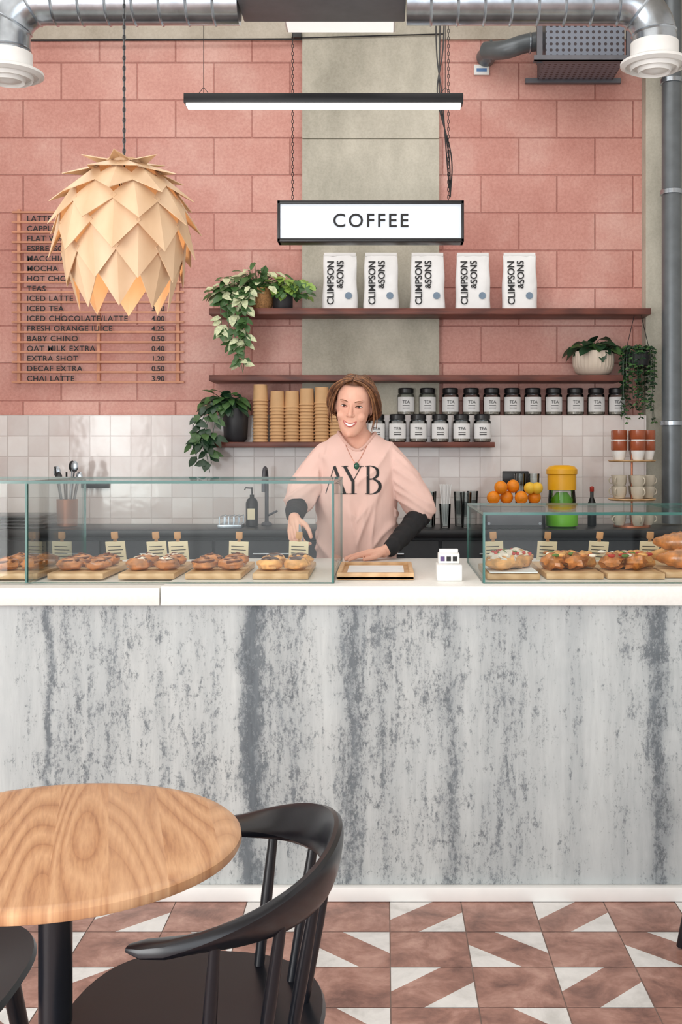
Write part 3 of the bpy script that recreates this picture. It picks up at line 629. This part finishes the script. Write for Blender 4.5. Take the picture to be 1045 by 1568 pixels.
for px in (797,818):
    m=MB(); x=X(px,6.11); m.lathe([(.026,0),(.032,.17),(.029,.17),(.024,.01)],(x,6.108,1.0915),TUMBL,20); m.obj('tall_glass')
m=MB(); a=W(790,732,6.36); m.box(a.x-.075,a.x+.075,6.35,6.3695,a.z-.04,a.z+.04,BLACK,.004); m.obj('wall_socket')
m=MB(); c=W(861,0,6.05)
m.lathe([(.07,0),(.085,.008),(.088,.07),(.078,.085)],(c.x,6.05,zb),GREEN,32); m.lathe([(.078,0),(.075,.07),(.07,.13)],(c.x,6.05,zb+.085),TUMBL,32); m.lathe([(.05,0),(.06,.06),(.03,.1)],(c.x,6.05,zb+.09),GREEN,24)
m.lathe([(.06,0),(.078,.004),(.078,.085),(.084,.09),(.084,.115),(.07,.13),(.04,.138)],(c.x,6.05,zb+.2),YEL,36)
m.obj('citrus_juicer')
m=MB(); x=X(907,6.15); m.lathe([(.022,0),(.024,.004),(.024,.12),(.01,.16),(.010,.19)],(x,6.15,zb),BLACK,20); m.lathe([(.011,0),(.012,.002),(.012,.025),(.004,.03)],(x,6.15,zb+.19),REDV,14); m.obj('sauce_bottle')
def cup(mb,x,y,z,r,h,mat,handle=True,ang=0,mat2=None):
    mb.lathe([(r*.65,0),(r*.7,.003),(r*.9,h*.4),(r,h),(r*.93,h),(r*.8,h*.4),(r*.6,.008)],(x,y,z),mat,22)
    if mat2: mb.lathe([(r*.95,h*.5),(r*1.02,h*.55),(r*1.02,h),(r*.93,h)],(x,y,z+.0005),mat2,22)
    if handle:
        pts=[(x+math.cos(ang)*(r*.9+.016*math.sin(a)),y+math.sin(ang)*(r*.9+.016*math.sin(a)),z+h*.55-h*.28*math.cos(a)) for a in [i*math.pi/6 for i in range(7)]]
        mb.tube(pts,.0035,mat,6)
m=MB(); c=W(972,0,6.02); cy_=6.08
m.lathe([(.02,0),(.1,0),(.1,.01),(.012,.02)],(c.x,cy_,zb),COPPER,28); m.cyl((c.x,cy_,zb),(c.x,cy_,1.46),.006,.006,COPPER,10)
for zt_ in (1.115,1.325): m.lathe([(.006,0),(.12,0),(.13,.008),(.128,.012),(.006,.006)],(c.x,cy_,zt_),OAK,36)
for k in range(5):
    a=k*1.257-1.4; xx=c.x+.085*math.cos(a); yy=cy_+.085*math.sin(a)
    for q in range(2): cup(m,xx,yy,1.338+q*.06,.04,.1,WHITE,False,0,BROWN)
    for q in range(2): cup(m,xx,yy,1.128+q*.06,.04,.065,STONE,True,a+.4)
    cup(m,xx,yy,zb+.011,.036,.06,STONE,True,a)
m.obj('tiered_cup_stand')
# ------------------------------------------------------------ table
tx,ty,tr=-.535,1.80,.30
m=MB(); m.lathe([(.02,0),(tr-.012,0),(tr-.003,.004),(tr,.010),(tr-.001,.019),(tr-.006,.023),(tr-.02,.024),(.0005,.024)],(tx,ty,.726),TABLE,96)
m.lathe([(.1,0),(.1,.006),(.03,.008)],(tx,ty,.717),BLACK,32); m.lathe([(.027,0),(.027,.70)],(tx,ty,.018),CHAIRM,32); m.lathe([(.21,0),(.21,.006),(.19,.012),(.04,.02),(.027,.03)],(tx,ty,.001),CHAIRM,48)
m.obj('round_cafe_table')
# ------------------------------------------------------------ chairs
def chair(loc,rot):
    M=Matrix.Translation(loc)@Matrix.Rotation(rot,4,'Z'); m=MB()
    R=[]; n=48
    def ring(sx,sy,z):
        out=[]
        for j in range(n):
            a=2*math.pi*j/n; ca,sa=math.cos(a),math.sin(a); e=.75
            out.append((math.copysign(abs(ca)**e,ca)*sx,math.copysign(abs(sa)**e,sa)*sy*(1+.05*(-ca)),z))
        return out
    m.rings([ring(.17,.21,.425),ring(.205,.25,.432),ring(.215,.262,.445),ring(.21,.255,.455),ring(.18,.22,.452),ring(.11,.14,.444),ring(.02,.03,.442)],CHAIRM,M=M)
    R=[]; N=40; rail=[]
    for i in range(N+1):
        u=i/N; a=math.radians(-98+196*u); e=.8
        ca=math.cos(a); sa=math.sin(a)
        p=Vector((.02+.21*math.copysign(abs(ca)**e,ca),.255*math.copysign(abs(sa)**.9,sa),.0))
        k=max(0,ca)**.8; p.z=.685+.035*k; tilt=math.radians(8+72*k)
        rail.append((p,k,tilt,u))
    for i,(p,k,tilt,u) in enumerate(rail):
        a=rail[max(i-1,0)][0]; b=rail[min(i+1,N)][0]; T=(b-a); T.z=0; T.normalize(); out=Vector((T.y,-T.x,0))
        wdir=out*math.cos(tilt)+Vector((0,0,1))*math.sin(tilt); tdir=T.cross(wdir)
        endf=min(1,min(u,1-u)*N/2.5); endf=math.sqrt(max(.08,1-(1-endf)**2))
        w=(.030+.012*k)*(.5+.5*endf)*endf**.3; th=.0125*endf+.001
        R.append([p+wdir*w*math.copysign(abs(math.cos(2*math.pi*j/16))**.8,math.cos(2*math.pi*j/16))+tdir*th*math.copysign(abs(math.sin(2*math.pi*j/16))**.7,math.sin(2*math.pi*j/16)) for j in range(16)])
    m.rings(R,CHAIRM,M=M)
    for i in (5,11,16,24,29,35):
        p=rail[i][0]; q=Vector((p.x*.8-.005,p.y*.86,.44)); m.tube([M@p,M@((p+q)/2),M@q],[.008,.0105,.009],CHAIRM,12)
    for sx in (-1,1):
        for sy in (-1,1):
            m.tube([M@Vector((sx*.13,sy*.16,.44)),M@Vector((sx*.2,sy*.215,.006))],[.019,.0125],CHAIRM,14)
    m.tube([M@Vector((-.165,-.187,.22)),M@Vector((-.165,.187,.22))],.009,CHAIRM,10)
    m.tube([M@Vector((.165,-.187,.22)),M@Vector((.165,.187,.22))],.009,CHAIRM,10)
    m.obj('spindle_back_chair')
chair((-.315,1.79,0),math.radians(-4)); chair((-.85,1.93,0),math.radians(180)); chair((1.02,2.86,0),math.radians(0))
# ------------------------------------------------------------ barista
SKIN=NT('skin'); n_=SKIN.noise(SKIN.pos(),14,3); SKIN.col(SKIN.ramp(n_,[(.3,lin((222,164,142))),(.7,lin((236,186,164)))])); SKIN.set(Roughness=.5); SKIN.b.inputs['Subsurface Weight'].default_value=.1; SKIN.b.inputs['Subsurface Radius'].default_value=(.02,.008,.005); SKIN=SKIN.m
SHIRT=pm('pink_cotton',(230,194,184),.85,var=.05,scale=8); COLLAR=pm('pink_rib_collar',(216,176,164),.85,var=.05); BKNIT=pm('black_knit',(22,22,26),.8,var=.2)
def m_hair(name,a,b,c_):
    h=NT(name); n=h.noise(h.pos((60,60,9)),1.6,4); h.col(h.ramp(n,[(.3,lin(a)),(.55,lin(b)),(.75,lin(c_))])); h.set(Roughness=.42); return h.m
HAIR=m_hair('brown_hair',(66,40,26),(100,64,42),(138,92,60)); HAIR2=m_hair('light_brown_hair',(112,74,48),(152,106,72),(188,142,100))
LIP=pm('lips',(192,98,92),.35,var=.06); TEETH=pm('teeth',(244,240,234),.25,var=.02); EYEW=pm('eye_white',(222,214,208),.2,var=.02); IRIS=pm('iris',(52,40,32),.15); LASH=pm('lashes',(60,40,30),.8); BROWM=pm('eyebrow',(122,86,62),.8); PEND=pm('green_stone',(26,84,64),.2); DENIM=pm('dark_trousers',(34,38,50),.8)
bar=bpy.data.objects.new('barista_woman',None); bar.location=(0,0,0); scene.collection.objects.link(bar)
def remesh(mb,name,vox,it,mat,fn=None):
    me=bpy.data.meshes.new(name); me.from_pydata(mb.v,[],mb.f); bm=bmesh.new(); bm.from_mesh(me); bmesh.ops.recalc_face_normals(bm,faces=bm.faces[:]); bm.to_mesh(me); bm.free()
    o=bpy.data.objects.new(name,me); scene.collection.objects.link(o)
    r=o.modifiers.new('r','REMESH'); r.mode='VOXEL'; r.voxel_size=vox; s=o.modifiers.new('s','SMOOTH'); s.iterations=it; s.factor=.5
    dg=bpy.context.evaluated_depsgraph_get(); me2=bpy.data.meshes.new_from_object(o.evaluated_get(dg)); bpy.data.objects.remove(o)
    if fn:
        nr=[v.normal.copy() for v in me2.vertices]
        for v,nv in zip(me2.vertices,nr): v.co=fn(v.co.copy(),nv)
    me2.materials.clear(); me2.materials.append(mat); me2.polygons.foreach_set('use_smooth',[True]*len(me2.polygons)); me2.update()
    o=bpy.data.objects.new(name,me2); scene.collection.objects.link(o); o.parent=bar; return o
def caps(mb,pts,rads,mat=None,seg=14):
    P=[Vector(p) for p in pts]; mb.tube(P,rads,SKIN,seg)
    rr=rads if len(rads)==len(P) else lerpl(rads,len(P))
    for p,r_ in zip(P,rr): mb.ell(p,r_*1.0,SKIN,seg)
def bvh(o): me=o.data; return BVHTree.FromPolygons([v.co for v in me.vertices],[list(p.vertices) for p in me.polygons])
bx,by=-.115,4.52
SEC=[(.78,.178,.125),(.95,.168,.12),(1.10,.160,.116),(1.22,.164,.126),(1.30,.172,.124),(1.36,.172,.108),(1.40,.150,.088),(1.425,.122,.074),(1.448,.088,.062),(1.472,.062,.054)]
def sect(S,inset=0):
    R=[]
    for z,w,d in S:
        R.append([(bx+math.copysign(abs(math.cos(a))**.85,math.cos(a))*(w-inset),by+math.copysign(abs(math.sin(a))**.9,math.sin(a))*(d-inset),z) for a in [2*math.pi*j/40 for j in range(40)]])
    return R
m=MB(); m.rings(sect(SEC),SHIRT)
caps(m,[(-.235,4.51,1.362),(-.285,4.49,1.30),(-.322,4.46,1.235),(-.338,4.43,1.19)],[.060,.064,.064,.064])
caps(m,[(.005,4.51,1.362),(.055,4.50,1.30),(.098,4.49,1.225),(.137,4.475,1.155)],[.060,.064,.062,.062])
def ridged(q): return 1-abs(noise.noise(q))*2
def folds(p,nv):
    k=1 if p.z<1.36 else max(.25,1-(p.z-1.36)*12)
    a=noise.noise(Vector((p.x*7,p.y*6,p.z*3)))*.010
    s=p.x-bx
    r1=ridged(Vector((s*13+ (1.36-p.z)*math.copysign(6,s),p.y*4,p.z*3)))**3*.012
    r2=ridged(Vector((p.x*15,p.y*5+3,p.z*2.2)))**3*.011*max(0,min(1,(1.28-p.z)*5))
    if abs(s)>.15: r1=ridged(Vector((p.z*20+abs(s)*14,p.y*8,p.x*4)))**2*.011; r2=0
    return p+nv*(a+r1+r2-.003)*k
sh=remesh(m,'tshirt',.006,3,SHIRT,folds)
bm=bmesh.new(); bm.from_mesh(sh.data)
NX,NY,NCY=.076,.086,4.515
dl=[v for v in bm.verts if v.co.z>1.33 and ((v.co.x-bx)/NX)**2+((v.co.y-NCY)/NY)**2<1]
T0=BVHTree.FromBMesh(bm); ring=[]
for j in range(48):
    a=2*math.pi*j/48; x=bx+NX*math.cos(a)*1.0; y=NCY+NY*math.sin(a)*1.0
    h=T0.ray_cast(Vector((x,y,2)),Vector((0,0,-1)))[0]; ring.append(h if h else Vector((x,y,1.4)))
bmesh.ops.delete(bm,geom=dl,context='VERTS'); bm.to_mesh(sh.data); bm.free()
for _ in range(3): ring=[(ring[i-1]+ring[i]*2+ring[(i+1)%48])/4 for i in range(48)]
mm=MB(); mm.tube(ring,.0065,COLLAR,8,closed=True); mm.obj('collar',bar)
m=MB(); m.rings(sect([s for s in SEC if s[0]>1.2],.020),SKIN)
hc=Vector((-.126,4.458,1.562))
HM=Matrix.Translation(hc)@Euler((math.radians(10),math.radians(6),math.radians(-5)),'XYZ').to_matrix().to_4x4()
caps(m,[(bx,4.525,1.38),(bx-.001,4.53,1.42),(bx-.003,4.522,1.46),HM@Vector((0,.03,-.05))],[.070,.056,.047,.047])
hs=[(-.118,.012,-.074,-.035),(-.113,.024,-.083,-.02),(-.102,.035,-.087,-.005),(-.085,.046,-.087,.025),(-.065,.055,-.086,.05),(-.04,.062,-.087,.075),(-.015,.067,-.086,.088),(.01,.069,-.085,.096),(.035,.070,-.087,.10),(.06,.069,-.084,.10),(.085,.060,-.070,.088),(.104,.044,-.047,.066),(.116,.02,-.016,.032)]
R=[]
for z,w,f,b in hs:
    cy2=(f+b)/2; h2=(b-f)/2; R.append([(w*math.copysign(abs(math.cos(a))**.95,math.cos(a)),cy2+h2*math.sin(a),z) for a in [2*math.pi*j/36 for j in range(36)]])
m.rings(R,SKIN,M=HM)
def hl(*a): return HM@Vector(a)
caps(m,[hl(0,-.084,.016),hl(0,-.091,-.004),hl(0,-.0985,-.023)],[.0065,.0075,.0096])
for s in (-1,1):
    m.ell(hl(s*.0105,-.0895,-.026),.0068,SKIN,12); m.ell((0,0,0),(.024,.018,.021),SKIN,16,M=HM@Matrix.Translation((s*.034,-.0600,-.032)))
    m.ell((0,0,0),(.006,.016,.028),SKIN,14,M=HM@Matrix.Translation((s*.071,.008,-.008)))
    m.ell(hl(s*.03,-.078,.030),(.018,.010,.006),SKIN,12)
m.ell(hl(0,-.080,-.104),(.015,.012,.011),SKIN,14)
m.ell(hl(0,-.080,-.062),(.024,.010,.018),SKIN,14)
HI=HM.inverted()
def sock(p,nv):
    q=HI@p
    if q.y<-.04:
        for s in (-1,1):
            d2=((q.x-s*.030)/.015)**2+((q.z-.010)/.010)**2; p=p-nv*.0055*math.exp(-d2)
    return p
hd=remesh(m,'head_and_neck',.0030,5,SKIN,sock); HB=bvh(hd)
def fp(x,z,off=.001):
    o=HM@Vector((x,-.3,z)); d=(HM.to_3x3()@Vector((0,1,0))); h=HB.ray_cast(o,d)[0]
    return (h if h else HM@Vector((x,-.09,z)))-d*off
f=MB()
for s in (-1,1):
    c=fp(s*.030,.008,-.0035); f.ell((0,0,0),(.0120,.006,.0040),EYEW,14,M=Matrix.Translation(c)@HM.to_3x3().to_4x4()); c2=fp(s*.030,.0072,.0012)
    f.ell(c2,(.0050,.0028,.0036),IRIS,12)
    f.tube([fp(s*.030+u*.0140,.0080+.0050*(1-u*u)-.001,.0022) for u in (-1,-.6,-.2,.2,.6,1)],[.0008,.0016,.0020,.0020,.0016,.0008],LASH,6)
    f.tube([fp(s*.030+u*.0125,.0062-.0028*(1-u*u),.0008) for u in (-1,-.5,0,.5,1)],.0007,LIP,5)
    f.tube([fp(s*.031+s*u*.018,.0275+.005*(1-(u-.2)**2),.0002) for u in (-1,-.6,-.2,.2,.6,1)],[.0012,.0022,.0024,.0022,.0016,.0006],BROWM,6)
    f.ell(fp(s*.0055,-.0320,-.001),(.0024,.002,.0014),LIP,8)
N=15; up=[];lo=[]
for i in range(N):
    u=i/(N-1)*2-1; x=u*.0265; zc_=-.060+.011*u*u
    up.append((x,zc_+.0020*(1-u*u)**.6)); lo.append((x,zc_-.0095*(1-u*u)**.7))
f.tube([fp(x,z+.0005,.0004) for x,z in up],[.0010]+[.0020]*(N-2)+[.0010],LIP,8); f.tube([fp(x,z-.001,.0006) for x,z in lo],[.0010]+[.0027]*(N-2)+[.0010],LIP,8)
vs=[fp(x,z,.0010) for x,z in up]+[fp(x,z,.0008) for x,z in lo]; f.add(vs,[(i,i+1,N+i+1,N+i) for i in range(N-1)],TEETH)
f.obj('face_features',bar)
hr=MB(); R=[]
for z,w,f_,b in hs[4:]:
    cy2=(f_+b)/2; h2=(b-f_)/2; R.append([((w+.006)*math.cos(a),cy2+(h2+.006)*math.sin(a),z+(.006 if z>.08 else 0)) for a in [2*math.pi*j/36 for j in range(36)]])
vs=[p for r in R for p in r]; fs=[]
for i in range(len(R)-1):
    for j in range(36):
        q=[i*36+j,i*36+(j+1)%36,(i+1)*36+(j+1)%36,(i+1)*36+j]; c=sum((Vector(vs[k]) for k in q),Vector())/4
        if c.y<-.015 and c.z<.080 : continue
        if c.y<-.05 and c.z<.092: continue
        fs.append(q)
fs.append(tuple((len(R)-1)*36+j for j in range(36))); hr.add(vs,fs,HAIR,HM)
rr=random.Random(3)
for s in (-1,1):
    for k in range(170):
        u=(k+.5)/170; y0=-.060+.144*u; b=rr.uniform(-1,1); bg=.024*rr.random()**1.3*(1.1-.5*u)+.001; b2=rr.uniform(-1,1)
        pts=[(s*.002-.004,y0,.1235-2.6*(y0-.01)**2),(s*.040,y0*1.04-.006*(1-u),.108-.014*(1-u)+.005*b+bg*.5),(s*(.067+bg*.8),y0*.85+.002,.062+.007*b+bg*.3),(s*(.076+bg*1.25),y0*.45+.024,.014+.012*b),(s*(.074+bg*1.3),y0*.25+.052,-.026+.014*b2),(s*(.054+bg*.9),.082+.008*b2,-.050+.010*b),(s*.018,.105+.008*b,-.056+.014*b2)]
        hr.tube([HM@p for p in cat(pts,4)],[.0020,.0032,.0038,.0038,.0034,.0028,.002],HAIR2 if rr.random()<.3 else HAIR,6)
for k in range(70):
    a=rr.uniform(0,6.28); e=rr.uniform(-1,1); pts=[]
    for q in range(7):
        t=a+q*.45; pts.append((.042*math.cos(t)*math.cos(e*.8),.115+.022*math.sin(e*3+q*.3),-.062+.036*math.sin(t)))
    hr.tube([HM@p for p in cat(pts,3)],[.002,.0045,.0045,.002],HAIR2 if k%3==0 else HAIR,6)
for s in (-1,1):
    for k in range(9):
        b=rr.uniform(-1,1); L_=(.095,.07)[s<0]
        pts=[(s*.01,-.055,.112),(s*(.05+.003*b),-.062,.088),(s*(.076+.004*b),-.040+.008*b,.04),(s*(.088+.008*b),-.020+.008*b,-.01),(s*(.092+.010*b),-.008,-.045),(s*(.088+.014*b),-.006+.01*b,-L_+.02*b)]
        hr.tube([HM@p for p in cat(pts,4)],[.0012,.0022,.0024,.002,.0004],HAIR2 if k%2 else HAIR,5)
for k in range(40):
    u=k/39*2-1; b=rr.uniform(-1,1); pts=[(u*.03,.05,.115),(u*.06,.10,.06),(u*.066,.112+.006*b,.0),(u*.05,.11,-.05),(u*.03,.105,-.07)]; hr.tube([HM@p for p in cat(pts,4)],[.006,.008,.008,.006,.002],HAIR,6)
hr.obj('hair',bar)
nk=MB(); TB=bvh(sh)
def sp(x,z,off=.003):
    h=TB.ray_cast(Vector((x,4.0,z)),Vector((0,1,0)))[0]; h2=HB.ray_cast(Vector((x,4.0,z)),Vector((0,1,0)))[0]
    c=[q for q in (h,h2) if q]; y=min(q.y for q in c) if c else 4.42
    return Vector((x,y-off,z))
nk.tube([sp(bx+.055*u,1.33+.105*abs(u)**1.3) for u in [i/8-1 for i in range(17)]],.0009,COPPER,5); nk.ell(sp(bx+.002,1.322,.006),(.011,.006,.014),PEND,12)
nk.obj('necklace',bar)
lt=MB()
def stroke(pts,ws):
    P=cat([(p[0],p[1],0) for p in pts],8) if len(pts)>2 else [Vector((pts[0][0]+(pts[1][0]-pts[0][0])*i/10,pts[0][1]+(pts[1][1]-pts[0][1])*i/10,0)) for i in range(11)]
    w=lerpl(ws,len(P)); vs=[]
    for i,p in enumerate(P):
        T=(P[min(i+1,len(P)-1)]-P[max(i-1,0)]).normalized(); n=Vector((-T.y,T.x,0))
        for s in (-1,1): q=p+n*w[i]*.5*s; vs.append(sp(q.x,q.y,.0022))
    lt.add(vs,[(2*i,2*i+1,2*i+3,2*i+2) for i in range(len(P)-1)],TXT)
zt_,zb_=Z(714,4.4),Z(756,4.4); hh=zt_-zb_
def L(x,y): return (x,zb_+hh*y)
ax_=X(512,4.4); stroke([L(ax_-.035,0),L(ax_,1)],[.003,.003]); stroke([L(ax_,1),L(ax_+.042,0)],[.012,.012]); stroke([L(ax_-.02,.38),L(ax_+.022,.38)],[.003,.003]); stroke([L(ax_+.028,.0),L(ax_+.056,.0)],[.003,.003])
yx=X(541,4.4); stroke([L(yx-.034,1),L(yx,.45)],[.012,.012]); stroke([L(yx+.032,1),L(yx,.45)],[.003,.003]); stroke([L(yx,.48),L(yx,0)],[.012,.012]); stroke([L(yx-.046,1),L(yx-.02,1)],[.003,.003]); stroke([L(yx+.02,1),L(yx+.042,1)],[.003,.003]); stroke([L(yx-.015,0),L(yx+.015,0)],[.003,.003])
b_=X(564,4.4); stroke([L(b_,1),L(b_,0)],[.012,.012]); stroke([L(b_-.012,1),L(b_+.015,1),L(b_+.036,.88),L(b_+.036,.65),L(b_+.015,.53),L(b_,.53)],[.003,.004,.011,.011,.004,.003]); stroke([L(b_,.53),L(b_+.02,.53),L(b_+.045,.38),L(b_+.044,.14),L(b_+.02,0),L(b_-.012,0)],[.003,.004,.013,.013,.004,.003])
lt.obj('shirt_lettering',bar)
m=MB(); EL=(-.345,4.44,1.175); WL=Vector((-.345,4.235,1.135)); caps(m,[(-.335,4.46,1.215),EL,(-.35,4.36,1.15),WL],[.050,.048,.041,.031])
ER=(.142,4.475,1.125); WR=Vector((.02,4.262,1.006)); caps(m,[(.132,4.485,1.165),ER,(.085,4.37,1.064),WR],[.050,.047,.040,.030])
def kf(p,nv): return p+nv*(.004*noise.noise(p*22)+.002*math.sin(p.y*140+p.x*60))
remesh(m,'black_sleeves',.005,3,BKNIT,kf)
def hand(name,w,d,nrm,side,curl,back,sc=.95,thumb=0.0,fan=1.0):
    m=MB(); d=Vector(d).normalized(); nrm=Vector(nrm); nrm=(nrm-d*nrm.dot(d)).normalized(); sv=d.cross(nrm).normalized(); sv=sv if sv.dot(Vector(side))>0 else -sv; w=Vector(w)
    def q(a,b,c): return w+(d*a+sv*b+nrm*c)*sc
    caps(m,[back,(Vector(back)+q(.0,0,0))/2,q(.0,0,0),q(.025,0,0)],[.025*sc,.0245*sc,.0235*sc,.02*sc])
    for i,b in enumerate((.024,.008,-.009,-.024)):
        caps(m,[q(.005,b*.6,0),q(.05,b*1.05,.002),q(.086-(.006 if i==3 else 0),b*1.2,.0)],[.016*sc,.0135*sc,.0105*sc])
    for i,(b,L_) in enumerate(((.029,.070),(.010,.078),(-.011,.072),(-.029,.056))):
        p=q(.084-(.008 if i==3 else 0),b,0); dd=(d+sv*(b*5*fan)).normalized(); pts=[p]
        for k,fr in enumerate((.46,.30,.24)):
            ang=curl[i]*(.6,1.0,.8)[k]
            cand=Matrix.Rotation(ang,3,sv)@dd; alt=Matrix.Rotation(-ang,3,sv)@dd
            dd=cand if cand.dot(nrm)<alt.dot(nrm) else alt
            p=p+dd*L_*fr*sc; pts.append(p)
        caps(m,pts,[.0092*sc,.0086*sc,.0078*sc,.0066*sc],seg=12)
    caps(m,[q(.018,.022,-.004),q(.045,.043,-.010-thumb),q(.070,.048,-.014-thumb*1.6),q(.092,.044,-.016-thumb*2.2)],[.0135*sc,.0115*sc,.0095*sc,.0078*sc],seg=12)
    return remesh(m,name,.0023,2,SKIN)
HANDW=WL+Vector((.0,-.026,-.008))
hand('right_hand',HANDW,(.10,-.55,-1),(-.75,-.7,.2),(.7,-.7,0),(.75,.85,.9,.95),WL+Vector((0,.03,.008)),.92,.014,.5)
hand('left_hand',WR+Vector((-.026,-.02,-.010)),(-1,-.26,-.10),(0,0,1),(0,-1,0),(.12,.10,.10,.14),WR+Vector((.015,.02,.008)),.95,-.0)
m=MB(); g0=HANDW+Vector((.030,-.065,-.080)); gd=Vector((.10,-.35,-1)).normalized()
for s in (-1,1): m.tube(cat([g0-gd*.06,g0+Vector((.008*s,0,0)),g0+gd*.04+Vector((.012*s,0,0)),g0+gd*.058+Vector((.004*s,0,0))],5),.0035,STEEL,8,flat=2)
m.obj('serving_tongs',bar)
m=MB(); R=[]
caps(m,[(bx,by,.86),(bx,by,.80)],[.12,.13])
for s in (-1,1): caps(m,[(bx+s*.08,by,.80),(bx+s*.088,by,.47),(bx+s*.09,by+.01,.09)],[.092,.06,.045])
remesh(m,'trousers',.012,3,DENIM)
m=MB()
for s in (-1,1): caps(m,[(bx+s*.09,by+.04,.045),(bx+s*.095,by-.06,.042),(bx+s*.10,by-.14,.036)],[.042,.04,.033])
remesh(m,'shoes',.008,2,BLACK,lambda p,n:Vector((p.x,p.y,max(p.z,.002))))
# ------------------------------------------------------------ lights
def area(name,loc,rot,sx,sy,pw,col=(1,1,1)):
    l=bpy.data.lights.new(name,'AREA'); l.shape='RECTANGLE'; l.size=sx; l.size_y=sy; l.energy=pw; l.color=col; o=bpy.data.objects.new(name,l); o.location=loc; o.rotation_euler=[math.radians(a) for a in rot]; scene.collection.objects.link(o)
area('daylight_front_window',(-.8,-2.95,1.9),(90,0,0),4.4,3.1,115,(.97,.985,1))
area('daylight_left_window',(-3.35,-1.2,1.55),(90,0,-90),3.4,2.5,255,(1,.997,.985))
area('ceiling_fill_light',(-.8,2.6,4.2),(0,0,0),4.0,4.0,52,(1,.99,.97))  # added area lamp out of view, soft overhead fill without a fixture
area('bar_fill_light',(-.5,5.2,4.2),(0,0,0),4.2,1.2,38,(1,.99,.97))  # extra unseen lamp that brightens the bar; no ceiling fitting belongs to it
l=bpy.data.lights.new('pendant_bulb','POINT'); l.energy=.8; l.color=(1,.74,.48); l.shadow_soft_size=.04; o=bpy.data.objects.new('pendant_bulb',l); o.location=W(190,385,3.1); scene.collection.objects.link(o)
w=bpy.data.worlds.new('world'); scene.world=w; w.use_nodes=True; w.node_tree.nodes['Background'].inputs[0].default_value=(.88,.94,1,1); w.node_tree.nodes['Background'].inputs[1].default_value=.8
# ------------------------------------------------------------ camera
cd=bpy.data.cameras.new('camera'); cd.sensor_fit='VERTICAL'; cd.sensor_height=36; cd.sensor_width=24; cd.lens=36*F/1568
cd.shift_x=-(CX-522.5)/1568; cd.shift_y=-(784-CY)/1568; cd.clip_start=.05
co=bpy.data.objects.new('camera',cd); co.location=(0,0,H); co.rotation_euler=(math.pi/2,0,0); scene.collection.objects.link(co); scene.camera=co
